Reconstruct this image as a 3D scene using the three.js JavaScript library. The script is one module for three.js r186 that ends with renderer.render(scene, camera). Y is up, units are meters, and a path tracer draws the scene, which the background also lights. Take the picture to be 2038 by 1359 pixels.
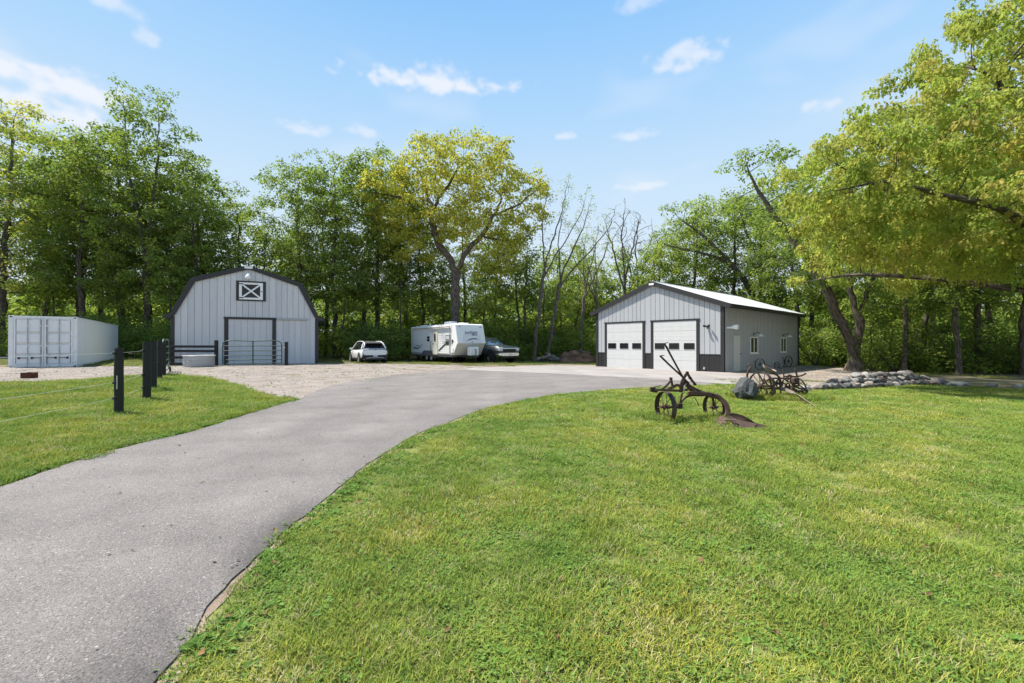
import * as THREE from 'three';
import { mergeGeometries, toCreasedNormals } from 'three/addons/utils/BufferGeometryUtils.js';
import { RoundedBoxGeometry } from 'three/addons/geometries/RoundedBoxGeometry.js';
import { TextGeometry } from 'three/addons/geometries/TextGeometry.js';
import { FontLoader } from 'three/addons/loaders/FontLoader.js';
import { createNoise2D, createNoise3D } from 'simplex-noise';

// ---------------------------------------------------------------- camera, sky, sun, exposure
const scene = new THREE.Scene();
const camera = new THREE.PerspectiveCamera(75.36, 1.5, 0.05, 1500);
camera.position.set(0, 1.45, 0);
camera.rotation.x = 0.0051;
const renderer = new THREE.WebGLRenderer({ antialias: true });
renderer.toneMapping = THREE.LinearToneMapping;
const EXPOSURE = 2.3;
renderer.toneMappingExposure = EXPOSURE;
renderer.shadowMap.enabled = true;
const SUN = new THREE.Vector3(-0.86, 0, -0.3).normalize().multiplyScalar(Math.cos(1.05)).setY(Math.sin(1.05));
const sun = new THREE.DirectionalLight(new THREE.Color().setRGB(1, 0.945, 0.85), 4.3);
sun.target.position.set(0, 0, -18);
sun.position.copy(SUN).multiplyScalar(90).add(sun.target.position);
sun.castShadow = true;
sun.shadow.radius = 4;
sun.shadow.mapSize.set(4096, 4096);
Object.assign(sun.shadow.camera, { left: -60, right: 60, top: 60, bottom: -60, near: 1, far: 260 });
scene.add(sun, sun.target);

function rng(seed) {
  let s = seed >>> 0;
  return () => { s = (s + 0x6d2b79f5) | 0; let t = Math.imul(s ^ (s >>> 15), 1 | s); t = (t + Math.imul(t ^ (t >>> 7), 61 | t)) ^ t; return ((t ^ (t >>> 14)) >>> 0) / 4294967296; };
}
const n2 = createNoise2D(rng(11)), n3 = createNoise3D(rng(12));
const clamp = (x, a = 0, b = 1) => Math.min(b, Math.max(a, x));
const lerp = (a, b, t) => a + (b - a) * t;
const ss = (a, b, x) => { const t = clamp((x - a) / (b - a)); return t * t * (3 - 2 * t); };
const V = (x, y, z) => new THREE.Vector3(x, y, z);

function makeSky() {
  const W = 2048, H = 1024, data = new Float32Array(W * H * 4), R = rng(5);
  const lin = (c) => c.map((v) => Math.pow(v / 255, 2.2));
  const ramp = [[-1.57, [205, 216, 226]], [0, [232, 240, 247]], [0.1, [226, 239, 251]], [0.32, [203, 229, 252]], [0.5, [172, 214, 253]], [0.66, [143, 198, 252]], [1.0, [112, 174, 240]], [1.57, [92, 156, 228]]].map(([e, c]) => [e, lin(c)]);
  // clouds: [azimuth from straight ahead (right positive), elevation, half width, half height, strength]
  const clouds = [[-0.815, 0.39, 0.13, 0.03, 1], [-0.81, 0.345, 0.11, 0.03, 1], [-0.18, 0.525, 0.21, 0.022, 1], [-0.16, 0.53, 0.08, 0.03, 0.8], [0.375, 0.542, 0.085, 0.03, 0.75], [-0.44, 0.415, 0.06, 0.014, 0.6], [-0.325, 0.428, 0.05, 0.014, 0.55], [0.126, 0.437, 0.035, 0.01, 0.7], [0.277, 0.427, 0.055, 0.013, 0.65], [0.61, 0.415, 0.04, 0.013, 0.6], [0.288, 0.33, 0.062, 0.012, 0.75], [0.28, 0.64, 0.06, 0.02, 0.5], [-0.74, 0.52, 0.05, 0.018, 0.6], [-0.69, 0.49, 0.025, 0.015, 0.5]];
  for (let i = 0; i < 70; i++) { const a = 0.95 + R() * (2 * Math.PI - 1.9), e = 0.28 + R() * R() * 1.0; clouds.push([a, e, 0.05 + R() * 0.14, 0.01 + R() * 0.03, 0.5 + R() * 0.5]); }
  for (let row = 0; row < H; row++) {
    const el = ((row + 0.5) / H - 0.5) * Math.PI;
    let k = 0; while (k < ramp.length - 2 && el > ramp[k + 1][0]) k++;
    const t = clamp((el - ramp[k][0]) / (ramp[k + 1][0] - ramp[k][0])), base = [0, 1, 2].map((c) => lerp(ramp[k][1][c], ramp[k + 1][1][c], t));
    for (let col = 0; col < W; col++) {
      const az = ((col + 0.5) / W - 0.5) * 2 * Math.PI, x = Math.cos(az) * Math.cos(el), y = Math.sin(el), z = Math.sin(az) * Math.cos(el);
      let a = 0;
      if (el > 0.05) {
        const ahead = Math.atan2(x, -z);
        for (const [ca, ce, hw, hh, st] of clouds) {
          let da = ahead - ca; da -= Math.round(da / (2 * Math.PI)) * 2 * Math.PI; da *= Math.cos(el) / Math.cos(ce);
          const de = el - ce;
          if (Math.abs(da) > hw * 1.7 || Math.abs(de) > hh * 2.2) continue;
          const q = (da / hw) ** 2 + (de / hh) ** 2 * (de < 0 ? 1.6 : 0.8);
          const nn = 0.5 * n3(x * 22, y * 40, z * 22) + 0.28 * n3(x * 50, y * 90, z * 50) + 0.16 * n3(x * 120, y * 200, z * 120);
          a = Math.max(a, st * ss(0, 0.9, 0.75 - q * 0.75 + nn * 0.75));
        }
        a = Math.max(a, 0.22 * ss(0.25, 1.1, n3(x * 2.6, y * 6 + 3, z * 2.6) + 0.35 * n3(x * 9, y * 20, z * 9)));
      }
      a *= 0.85;
      const o = (row * W + col) * 4;
      data[o] = lerp(base[0], 0.92, a); data[o + 1] = lerp(base[1], 0.94, a); data[o + 2] = lerp(base[2], 1.0, a); data[o + 3] = 1;
    }
  }
  const t = new THREE.DataTexture(data, W, H, THREE.RGBAFormat, THREE.FloatType);
  t.mapping = THREE.EquirectangularReflectionMapping; t.magFilter = THREE.LinearFilter; t.needsUpdate = true;
  return t;
}
scene.background = makeSky();
scene.environment = scene.background;
scene.backgroundIntensity = scene.environmentIntensity = 1 / EXPOSURE;

// ---------------------------------------------------------------- helpers
const names = new Map();
function numbered(n) { const k = names.get(n) ?? 0; names.set(n, k + 1); return k ? `${n}_${String(k).padStart(3, '0')}` : n; }
function tag(o, label, category, group) { o.userData.label = label; o.userData.category = category; if (group) o.userData.group = group; return o; }
function lit(o) { o.castShadow = true; o.receiveShadow = true; return o; }
function mesh(name, geo, mat, parent) {
  const g = Array.isArray(geo) ? mergeGeometries(geo.map((x) => { const y = x.index ? x.toNonIndexed() : x; for (const k of Object.keys(y.attributes)) if (!['position', 'normal', 'uv'].includes(k)) y.deleteAttribute(k); return y; })) : geo;
  const m = lit(new THREE.Mesh(g, mat)); m.name = name; if (parent) parent.add(m); return m;
}
function thing(name, label, category, [x, y, z], turn = 0, group) {
  const o = new THREE.Group(); o.name = numbered(name); o.position.set(x, y, z); o.rotation.y = turn; scene.add(o); return tag(o, label, category, group);
}
function single(name, geo, mat, label, category, group) { const m = mesh(numbered(name), geo, mat); scene.add(m); return tag(m, label, category, group); }
function copyOf(o, label, [x, y, z], turn = 0, s = 1) { const c = o.clone(); c.name = numbered(o.name.replace(/_\d{3}$/, '')); c.position.set(x, y, z); c.rotation.y = turn; c.scale.setScalar(s); scene.add(c); if (label) c.userData.label = label; return c; }
function structure(name, geo, mat) { const m = mesh(numbered(name), geo, mat); m.userData.kind = 'structure'; scene.add(m); return m; }
const box = (w, h, d, x = 0, y = 0, z = 0) => new THREE.BoxGeometry(w, h, d).translate(x, y, z);
const span = (x0, x1, y0, y1, z0, z1) => box(x1 - x0, y1 - y0, z1 - z0, (x0 + x1) / 2, (y0 + y1) / 2, (z0 + z1) / 2);
const rbox = (w, h, d, r, x = 0, y = 0, z = 0, s = 2) => new RoundedBoxGeometry(w, h, d, s, r).translate(x, y, z);
const v3 = (a) => (a.isVector3 ? a : V(a[0], a[1], a[2]));
function align(g, a, b) { const d = b.clone().sub(a), q = new THREE.Quaternion().setFromUnitVectors(V(0, 1, 0), d.clone().normalize()); return g.applyQuaternion(q).translate((a.x + b.x) / 2, (a.y + b.y) / 2, (a.z + b.z) / 2); }
const rod = (a, b, r, r2 = r, n = 8) => { a = v3(a); b = v3(b); return align(new THREE.CylinderGeometry(r2, r, a.distanceTo(b), n), a, b); };
const bar = (a, b, w, d) => { a = v3(a); b = v3(b); return align(new THREE.BoxGeometry(w, a.distanceTo(b), d), a, b); };
const tube = (pts, r, n = 7, seg = 0, closed = false) => new THREE.TubeGeometry(new THREE.CatmullRomCurve3(pts.map(v3), closed), seg || pts.length * 5, r, n, closed);
function plate(pts, depth, bevel = 0) { const s = new THREE.Shape(pts.map((p) => new THREE.Vector2(p[0], p[1]))); return new THREE.ExtrudeGeometry(s, { depth, bevelEnabled: bevel > 0, bevelSize: bevel, bevelThickness: bevel, bevelSegments: 1, curveSegments: 8 }); }
// flat bar of width w (in its plane xy) and thickness d along a polyline
function strip(pts, w, d) {
  const c = new THREE.CatmullRomCurve3(pts.map(v3)), n = pts.length * 5, P = c.getPoints(n), pos = [], idx = [];
  P.forEach((p, i) => { const t = c.getTangent(i / n), nx = -t.y, ny = t.x, l = Math.hypot(nx, ny) || 1; for (const [s, q] of [[1, 1], [1, -1], [-1, -1], [-1, 1]]) pos.push(p.x + (nx / l) * s * w / 2, p.y + (ny / l) * s * w / 2, p.z + q * d / 2); });
  for (let i = 0; i < n; i++) for (let k = 0; k < 4; k++) { const a = i * 4 + k, b = i * 4 + ((k + 1) % 4); idx.push(a, b, a + 4, b, b + 4, a + 4); }
  idx.push(0, 2, 1, 0, 3, 2); const e = n * 4; idx.push(e, e + 1, e + 2, e, e + 2, e + 3);
  const g = new THREE.BufferGeometry(); g.setAttribute('position', new THREE.Float32BufferAttribute(pos, 3)); g.setAttribute('uv', new THREE.Float32BufferAttribute(new Float32Array(pos.length / 3 * 2), 2)); g.setIndex(idx);
  const f = g.toNonIndexed(); f.computeVertexNormals(); return f;
}
// skin through rings of equal length, capped at both ends
function hull(rings, crease = 0.6) {
  const m = rings[0].length, pos = [], idx = [], uv = [];
  for (const r of rings) for (const p of r) { pos.push(...p); uv.push(p[0], p[1]); }
  for (let i = 0; i < rings.length - 1; i++) for (let k = 0; k < m; k++) { const a = i * m + k, b = i * m + ((k + 1) % m); idx.push(a, a + m, b, b, a + m, b + m); }
  for (const [i, flip] of [[0, false], [rings.length - 1, true]]) { const c = pos.length / 3, q = rings[i].reduce((s, p) => [s[0] + p[0] / m, s[1] + p[1] / m, s[2] + p[2] / m], [0, 0, 0]); pos.push(...q); uv.push(0, 0); for (let k = 0; k < m; k++) { const a = i * m + k, b = i * m + ((k + 1) % m); flip ? idx.push(c, a, b) : idx.push(c, b, a); } }
  const g = new THREE.BufferGeometry(); g.setAttribute('position', new THREE.Float32BufferAttribute(pos, 3)); g.setAttribute('uv', new THREE.Float32BufferAttribute(uv, 2)); g.setIndex(idx);
  return toCreasedNormals(g, crease);
}

// ---------------------------------------------------------------- textures and materials
function hash(x, y, s) { let h = Math.imul(x, 374761393) ^ Math.imul(y, 668265263) ^ Math.imul(s, 2246822519); h = Math.imul(h ^ (h >>> 13), 1274126177); return ((h ^ (h >>> 16)) >>> 0) / 4294967296; }
function tn(x, y, p, s) { // tiling value noise, period p
  const ix = Math.floor(x), iy = Math.floor(y); let fx = x - ix, fy = y - iy; fx = fx * fx * (3 - 2 * fx); fy = fy * fy * (3 - 2 * fy);
  const a = ((ix % p) + p) % p, b = (a + 1) % p, c = ((iy % p) + p) % p, d = (c + 1) % p;
  return lerp(lerp(hash(a, c, s), hash(b, c, s), fx), lerp(hash(a, d, s), hash(b, d, s), fx), fy);
}
const fbm = (u, v, p, s, o = 4) => { let t = 0, a = 0.5, q = p; for (let i = 0; i < o; i++) { t += a * tn(u * q, v * q, q, s + i); a *= 0.5; q *= 2; } return t / (1 - Math.pow(0.5, o)); };
function tex(size, fn, srgb = true, h = size) {
  const d = new Uint8Array(size * h * 4);
  for (let y = 0; y < h; y++) for (let x = 0; x < size; x++) { const c = fn(x / size, y / h, x, y), o = (y * size + x) * 4; for (let k = 0; k < 3; k++) { const v = clamp(Array.isArray(c) ? c[k] : c); d[o + k] = 255 * (srgb ? Math.pow(v, 1 / 2.2) : v); } d[o + 3] = 255; }
  const t = new THREE.DataTexture(d, size, h, THREE.RGBAFormat); t.wrapS = t.wrapT = THREE.RepeatWrapping; t.magFilter = THREE.LinearFilter; t.minFilter = THREE.LinearMipmapLinearFilter; t.generateMipmaps = true; if (srgb) t.colorSpace = THREE.SRGBColorSpace; t.needsUpdate = true; return t;
}
const mixc = (a, b, t) => [lerp(a[0], b[0], t), lerp(a[1], b[1], t), lerp(a[2], b[2], t)];
const rgb = (r, g, b) => new THREE.Color().setRGB(r, g, b);
const std = (c, rough = 0.8, o = {}) => new THREE.MeshStandardMaterial({ color: Array.isArray(c) ? rgb(...c) : rgb(c, c, c), roughness: rough, side: THREE.DoubleSide, ...o });

// asphalt: tile 1.6 m; pale chips in a grey binder
const chips = (() => { const R = rng(77), S = 1024, h = new Float32Array(S * S).fill(0.0), tone = new Float32Array(S * S).fill(0.42);
  for (let i = 0; i < 70000; i++) { const cx = R() * S, cy = R() * S, r = 0.8 + R() * R() * 3.4, k = R() < 0.13 ? 0.7 + R() * 0.5 : R() * 0.6, e = 0.6 + R() * 0.8, w = R() * 6.28; for (let dy = -4; dy <= 4; dy++) for (let dx = -4; dx <= 4; dx++) { const a = dx * Math.cos(w) + dy * Math.sin(w), b = (-dx * Math.sin(w) + dy * Math.cos(w)) * e; if (a * a + b * b < r * r) { const o = ((cy + dy + S) % S | 0) * S + ((cx + dx + S) % S | 0); tone[o] = k; h[o] = 0.4 + 0.6 * R(); } } }
  return { S, h, tone }; })();
const asphaltMap = tex(1024, (u, v, x, y) => { const t = chips.tone[y * 1024 + x], p = fbm(u, v, 4, 3, 5); return mixc([0.066, 0.06, 0.058], [0.325, 0.296, 0.284], clamp(t * 0.85 + (p - 0.5) * 0.35)); });
const asphaltBump = tex(1024, (u, v, x, y) => chips.h[y * 1024 + x], false);
const M = {};
M.asphalt = std(1, 0.9, { map: asphaltMap, bumpMap: asphaltBump, bumpScale: 0.004, vertexColors: true });
const gravelMap = tex(1024, (u, v, x, y) => { const t = chips.tone[((y * 3) % 1024) * 1024 + ((x * 3) % 1024)], p = fbm(u, v, 3, 9, 6); return mixc(mixc([0.26, 0.21, 0.175], [0.385, 0.33, 0.29], clamp(p * 1.7 - 0.3)), [0.48, 0.43, 0.395], clamp(t * 0.8 - 0.2)); });
M.gravel = std(1, 0.95, { map: gravelMap, bumpMap: asphaltBump, bumpScale: 0.02, vertexColors: true });
const concreteMap = tex(512, (u, v) => { const p = fbm(u, v, 4, 21, 6), q = fbm(u, v, 64, 29, 2); return mixc([0.205, 0.186, 0.175], [0.295, 0.27, 0.255], clamp(p * 1.3 - 0.15 + (q - 0.5) * 0.5)); });
M.concrete = std(1, 0.9, { map: concreteMap, bumpMap: concreteMap, bumpScale: 0.004, vertexColors: true });
const soilMap = tex(1024, (u, v) => { const p = fbm(u, v, 6, 41, 6), q = fbm(u, v, 90, 47, 2); return mixc(mixc([0.10, 0.13, 0.022], [0.14, 0.17, 0.03], clamp(p * 2 - 0.5)), [0.2, 0.17, 0.08], clamp(q * 1.8 - 0.75)); });
M.lawn = std(1, 0.95, { map: soilMap, vertexColors: true });
const litterMap = tex(1024, (u, v) => { const p = fbm(u, v, 5, 51, 6), q = fbm(u, v, 110, 57, 2); return mixc(mixc([0.055, 0.07, 0.02], [0.14, 0.105, 0.06], clamp(p * 2.2 - 0.6)), [0.2, 0.15, 0.09], clamp(q * 2 - 1)); });
M.litter = std(1, 0.95, { map: litterMap, vertexColors: true });
const dirtMap = tex(512, (u, v) => mixc([0.15, 0.105, 0.075], [0.29, 0.22, 0.165], clamp(fbm(u, v, 5, 61, 6) * 1.8 - 0.4 + (fbm(u, v, 120, 66, 1) - 0.5) * 0.6)));
M.dirt = std(1, 0.95, { map: dirtMap });
const barkMap = tex(512, (u, v) => { const w = fbm(u, v, 4, 75, 3), r = fbm(u + w * 0.08, v * 0.25, 24, 71, 4), p = fbm(u, v, 5, 78, 4); return mixc([0.035, 0.027, 0.02], [0.17, 0.145, 0.12], clamp(r * 1.9 - 0.5 + (p - 0.5) * 0.5)); });
M.bark = std(1, 0.95, { map: barkMap, bumpMap: barkMap, bumpScale: 0.03 });
M.barkGrey = std([1.2, 1.15, 1.1], 0.95, { map: barkMap, bumpMap: barkMap, bumpScale: 0.03 });
const streak = tex(512, (u, v) => { const s = fbm(u, v * 0.12, 32, 81, 4), p = fbm(u, v, 6, 85, 5); return 0.9 + 0.1 * clamp(s * 0.8 + p * 0.6 - 0.2); });
const repeated = (t, x, y, ox = 0, oy = 0) => { const c = t.clone(); c.repeat.set(x, y); c.offset.set(ox, oy); c.needsUpdate = true; return c; };
M.siding = [0, 1, 2].map((i) => std([[0.43, 0.442, 0.462], [0.415, 0.427, 0.447], [0.445, 0.452, 0.47]][i], 0.5, { map: repeated(streak, 0.3, 1, i * 0.31, i * 0.17) }));
M.barnSiding = [0, 1, 2].map((i) => std([[0.58, 0.575, 0.585], [0.545, 0.545, 0.56], [0.61, 0.60, 0.605]][i], 0.55, { map: repeated(streak, 0.35, 1, i * 0.37, i * 0.21) }));
M.trim = std([0.022, 0.021, 0.022], 0.5);
M.wainscot = [std([0.017, 0.016, 0.017], 0.5), std([0.014, 0.0135, 0.014], 0.55)];
M.roofSteel = std([0.66, 0.665, 0.67], 0.5, { metalness: 0.05, map: repeated(streak, 1, 1) });
M.white = std([0.80, 0.80, 0.79], 0.5);
M.doorWhite = std([0.62, 0.62, 0.61], 0.5, { map: repeated(streak, 1, 0.3, 0.1, 0.4) });
M.glass = new THREE.MeshPhysicalMaterial({ color: rgb(0.012, 0.013, 0.014), roughness: 0.06, specularIntensity: 1, side: THREE.DoubleSide });
M.carGlass = new THREE.MeshPhysicalMaterial({ color: rgb(0.02, 0.022, 0.024), roughness: 0.07, ior: 2.2, specularIntensity: 1, side: THREE.DoubleSide });
M.black = std(0.015, 0.6);
M.postBlack = std([0.016, 0.015, 0.014], 0.75, { map: streak });
M.rubber = std(0.018, 0.85);
M.chrome = std(0.75, 0.2, { metalness: 1 });
M.galv = std([0.4, 0.405, 0.41], 0.5, { metalness: 0.35, map: streak });
const rustMap = tex(512, (u, v) => { const p = fbm(u, v, 6, 91, 6), q = fbm(u, v, 60, 97, 2); return mixc(mixc([0.03, 0.019, 0.014], [0.10, 0.052, 0.032], clamp(p * 2 - 0.5)), [0.16, 0.12, 0.1], clamp(q * 2 - 1.25)); });
M.rust = std(1, 0.8, { map: rustMap, bumpMap: rustMap, bumpScale: 0.003, metalness: 0.15 });
M.rustDark = std([0.55, 0.5, 0.48], 0.75, { map: rustMap, metalness: 0.15 });
M.oldWood = std([1.6, 1.5, 1.4], 0.9, { map: barkMap });
M.greenPaint = std([0.008, 0.05, 0.028], 0.45);
const stoneTones = [[0.30, 0.28, 0.26], [0.22, 0.21, 0.21], [0.36, 0.30, 0.27], [0.15, 0.15, 0.155], [0.42, 0.40, 0.38], [0.27, 0.22, 0.20]];
const stoneMap = tex(512, (u, v) => { const p = fbm(u, v, 8, 101, 6), q = fbm(u, v, 70, 105, 2); return 0.6 + 0.5 * (p - 0.4) + 0.35 * (q - 0.5); });
M.stone = stoneTones.map((c) => std(c.map((x) => x * 0.95), 0.9, { map: stoneMap, bumpMap: stoneMap, bumpScale: 0.012 }));

// ---------------------------------------------------------------- the lie of the land
const BARN = { x: -20.3, d: 26.4, a: Math.atan2(0.391, 0.9206), W: 7.93, L: 10, y: 0.13 };
const GAR = { x: 11.3, d: 23.6, W: 8.4, L: 12.6, y: -0.1, a: Math.atan2(0.745, -0.667) };
const boxDist = (u, v, w, l) => Math.hypot(Math.max(0, -u, u - w), Math.max(0, -v, v - l));
function G(x, d) { // ground height at x, distance d ahead
  let y = -0.012 * clamp(x, -32, 26);
  const k = ss(-17, -11, x);
  y *= 1 - 0.6 * k * ss(27, 33, d) * clamp(1 - (x - 3) / 3);
  y -= 0.1 * ss(31, 37, d) * k;
  let px = x - BARN.x, pd = d - BARN.d, w = 1 - ss(0.4, 3.5, boxDist(px * 0.9206 + pd * 0.391, -px * 0.391 + pd * 0.9206, BARN.W, BARN.L));
  y = lerp(y, BARN.y, w);
  px = x - GAR.x; pd = d - GAR.d; w = 1 - ss(0.4, 3.5, boxDist(-px * 0.667 + pd * 0.745, px * 0.745 + pd * 0.667, GAR.W, GAR.L));
  return lerp(y, GAR.y, w);
}
const at = (x, d, up = 0) => [x, G(x, d) + up, -d];

function inside(poly, x, y) { let c = false; for (let i = 0, j = poly.length - 1; i < poly.length; j = i++) { const [xi, yi] = poly[i], [xj, yj] = poly[j]; if (yi > y !== yj > y && x < ((xj - xi) * (y - yi)) / (yj - yi) + xi) c = !c; } return c; }
// smooth, then roughen an outline: corner points -> a dense ragged loop
function ragged(pts, rough, seed, stepLen = 0.22, smooth = true) {
  const c = new THREE.CatmullRomCurve3(pts.map(([x, d]) => V(x, 0, d)), true, smooth ? 'centripetal' : 'catmullrom', smooth ? 0.5 : 0), n = Math.round(c.getLength() / stepLen), out = [];
  for (let i = 0; i < n; i++) { const p = c.getPointAt(i / n), t = c.getTangentAt(i / n), r = rough * (0.6 * n2(p.x * 0.9 + seed, p.z * 0.9) + 0.4 * n2(p.x * 3.3, p.z * 3.3 + seed)); out.push([p.x + t.z * r, p.z - t.x * r]); }
  return out;
}
function clip(poly, axis, val, keepLess) {
  const out = [];
  for (let i = 0; i < poly.length; i++) { const a = poly[i], b = poly[(i + 1) % poly.length], ia = keepLess ? a[axis] <= val : a[axis] >= val, ib = keepLess ? b[axis] <= val : b[axis] >= val; if (ia) out.push(a); if (ia !== ib) { const t = (val - a[axis]) / (b[axis] - a[axis]); out.push([lerp(a[0], b[0], t), lerp(a[1], b[1], t)]); } }
  return out;
}
// a sheet that follows the ground inside an outline given in (x, distance); tone(x, d) gives a vertex tint
function sheet(poly, lift, tile, tone, skirt = 0, cell = 1.0) {
  const pos = [], uv = [], col = [];
  const put = (x, d, y) => { pos.push(x, y, -d); uv.push(x / tile, d / tile); const c = tone ? tone(x, d) : [1, 1, 1]; col.push(...c); };
  const x0 = Math.floor(Math.min(...poly.map((p) => p[0]))), x1 = Math.max(...poly.map((p) => p[0])), d0 = Math.floor(Math.min(...poly.map((p) => p[1]))), d1 = Math.max(...poly.map((p) => p[1]));
  for (let x = x0; x < x1; x += cell) {
    const colPoly = clip(clip(poly, 0, x, false), 0, x + cell, true); if (colPoly.length < 3) continue;
    for (let d = d0; d < d1; d += cell) {
      const q = clip(clip(colPoly, 1, d, false), 1, d + cell, true); if (q.length < 3) continue;
      const c = q.map(([a, b]) => new THREE.Vector2(a, b)); if (Math.abs(THREE.ShapeUtils.area(c)) < 1e-5) continue;
      const tris = THREE.ShapeUtils.triangulateShape(c, []);
      for (const t of tris) { const [a, b, e] = t.map((i) => q[i]), ar = (b[0] - a[0]) * (e[1] - a[1]) - (b[1] - a[1]) * (e[0] - a[0]); if (Math.abs(ar) < 1e-7) continue; for (const p of ar > 0 ? [a, b, e] : [a, e, b]) put(p[0], p[1], G(p[0], p[1]) + lift); }
    }
  }
  if (skirt) for (let i = 0; i < poly.length; i++) { const a = poly[i], b = poly[(i + 1) % poly.length], ya = G(...a) + lift, yb = G(...b) + lift; for (const [p, y] of [[a, ya], [b, yb], [a, ya - skirt], [b, yb], [b, yb - skirt], [a, ya - skirt]]) put(p[0], p[1], y); }
  const g = new THREE.BufferGeometry(); g.setAttribute('position', new THREE.Float32BufferAttribute(pos, 3)); g.setAttribute('uv', new THREE.Float32BufferAttribute(uv, 2)); g.setAttribute('color', new THREE.Float32BufferAttribute(col, 3)); g.computeVertexNormals();
  return g;
}
const edgeTo = (pts, x, d) => { let b = 1e9; for (let i = 0; i < pts.length - 1; i++) { const [ax, ad] = pts[i], [bx, bd] = pts[i + 1], t = clamp(((x - ax) * (bx - ax) + (d - ad) * (bd - ad)) / ((bx - ax) ** 2 + (bd - ad) ** 2)); b = Math.min(b, Math.hypot(x - ax - t * (bx - ax), d - ad - t * (bd - ad))); } return b; };
const grey = (f) => (x, d) => { const k = f(x, d); return [k, k, k]; };

// base ground out to the horizon
{
  const ax = [], ad = [], S = 90; for (let i = -S; i <= S; i++) { ax.push(Math.sinh((i / S) * 4.2) * 14); ad.push(20 + Math.sinh((i / S) * 4.2) * 14); }
  const pos = [], uv = [], col = [], idx = [], n = ax.length;
  for (const d of ad) for (const x of ax) { pos.push(x, G(x, d) - 0.004, -d); uv.push(x / 4, d / 4); const k = 0.9 + 0.25 * n2(x * 0.25, d * 0.25); col.push(k, k, k); }
  for (let j = 0; j < n - 1; j++) for (let i = 0; i < n - 1; i++) { const a = j * n + i; idx.push(a, a + 1, a + n, a + 1, a + n + 1, a + n); }
  const g = new THREE.BufferGeometry(); g.setAttribute('position', new THREE.Float32BufferAttribute(pos, 3)); g.setAttribute('uv', new THREE.Float32BufferAttribute(uv, 2)); g.setAttribute('color', new THREE.Float32BufferAttribute(col, 3)); g.setIndex(idx); g.computeVertexNormals();
  structure('ground', g, M.litter);
}
const driveRight = [[-1.2, -4], [-1.38, 0], [-1.5, 1.87], [-1.63, 2.4], [-1.72, 3.3], [-1.70, 4.18], [-1.70, 5.01], [-1.62, 5.97], [-1.5, 6.96], [-1.22, 7.75], [-0.82, 9.12], [-0.23, 10.44], [0.54, 11.65], [1.15, 12.51], [2.89, 14.05], [4.87, 15.26], [7.04, 16.27], [8.24, 16.83]];
const driveLeft = [[-4.5, -4], [-4.75, 1.5], [-4.92, 4.25], [-5.03, 4.81], [-5.12, 5.5], [-5.09, 6.24], [-5.0, 7.07], [-5.13, 8.37], [-5.22, 10.01], [-5.33, 11.19]];
const lawnRight = ragged([...driveRight, [8.8, 16.0], [9.4, 15.2], [10.1, 14.75], [11.9, 15.5], [15.8, 17.4], [17.0, 17.3], [18.4, 16.2], [27, 14], [30, -4]], 0.05, 1, 0.2);
const lawnLeft = ragged([...driveLeft, [-5.9, 11.2], [-6.9, 12.1], [-8.45, 13.8], [-11.1, 16.3], [-13.8, 17.6], [-14.6, 16.5], [-14.7, 14.8], [-15.6, 13.5], [-20, 11.5], [-26, 10], [-26, -4]], 0.12, 7, 0.2);
const lawnBack = ragged([[-22.0, 23.2], [-21.1, 24.1], [-20.6, 25.2], [-22.5, 27], [-25, 31], [-30, 34], [-34, 30], [-27, 29]], 0.4, 15, 0.4);
const patchy = (x, d) => { const a = n2(x * 0.5, d * 0.5), b = n2(x * 1.7 + 9, d * 1.7), k = 0.9 + 0.2 * a + 0.12 * b; return [k * (1 + 0.1 * b), k, k * 0.9]; };
structure('lawn', sheet(lawnRight, 0.004, 2.5, patchy), M.lawn);
structure('lawn', sheet(lawnLeft, 0.004, 2.5, patchy), M.lawn);
structure('lawn', sheet(lawnBack, 0.004, 2.5, patchy), M.lawn);
const gravelYard = ragged([[-5.0, 10.4], [-6.3, 11.6], [-8.45, 13.9], [-11.1, 16.4], [-13.8, 17.75], [-14.7, 16.6], [-14.75, 14.9], [-15.6, 13.6], [-20, 11.6], [-27, 10.2], [-29, 20], [-24.6, 21.6], [-22.3, 23.0], [-20.8, 24.4], [-20.4, 26.3], [-16, 28.2], [-12.9, 29.6], [-10.8, 29.6], [-7.6, 30.2], [-3.8, 28.4], [-0.6, 28.0], [2.5, 30.6], [5.8, 31.5], [5.8, 24], [0, 17], [-3.4, 11]], 0.3, 22, 0.25);
structure('gravel_yard', sheet(gravelYard, 0.010, 2.2, (x, d) => { const a = n2(x * 0.35 + 4, d * 0.6), b = n2(x * 1.4, d * 2.2 + 4), k = 0.98 + 0.1 * a + 0.08 * b; return [k, k * 0.985, k * 0.97]; }), M.gravel);
const gravelPath = ragged([[11.2, 23.5], [20.8, 32.0], [23.0, 31.5], [22.8, 26.5], [20.2, 22.0], [16.2, 18.9], [12.6, 16.9], [10.6, 15.6], [9.3, 15.6], [8.5, 16.5], [8.4, 17.5]], 0.25, 31, 0.25);
structure('gravel_path', sheet(gravelPath, 0.012, 2.2, (x, d) => { const k = 0.95 + 0.16 * n2(x * 0.5, d * 0.6); return [k, k * 0.97, k * 0.93]; }), M.gravel);
const asphaltLine = [...driveRight, [6.5, 18.6], [2.0, 21.6], [-2.4, 24.0], [-4.0, 22.0], [-5.2, 19.1], [-5.8, 16.0], [-5.75, 13.3], ...driveLeft.slice().reverse()];
const asphaltPoly = ragged(asphaltLine, 0.035, 3, 0.09);
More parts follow.
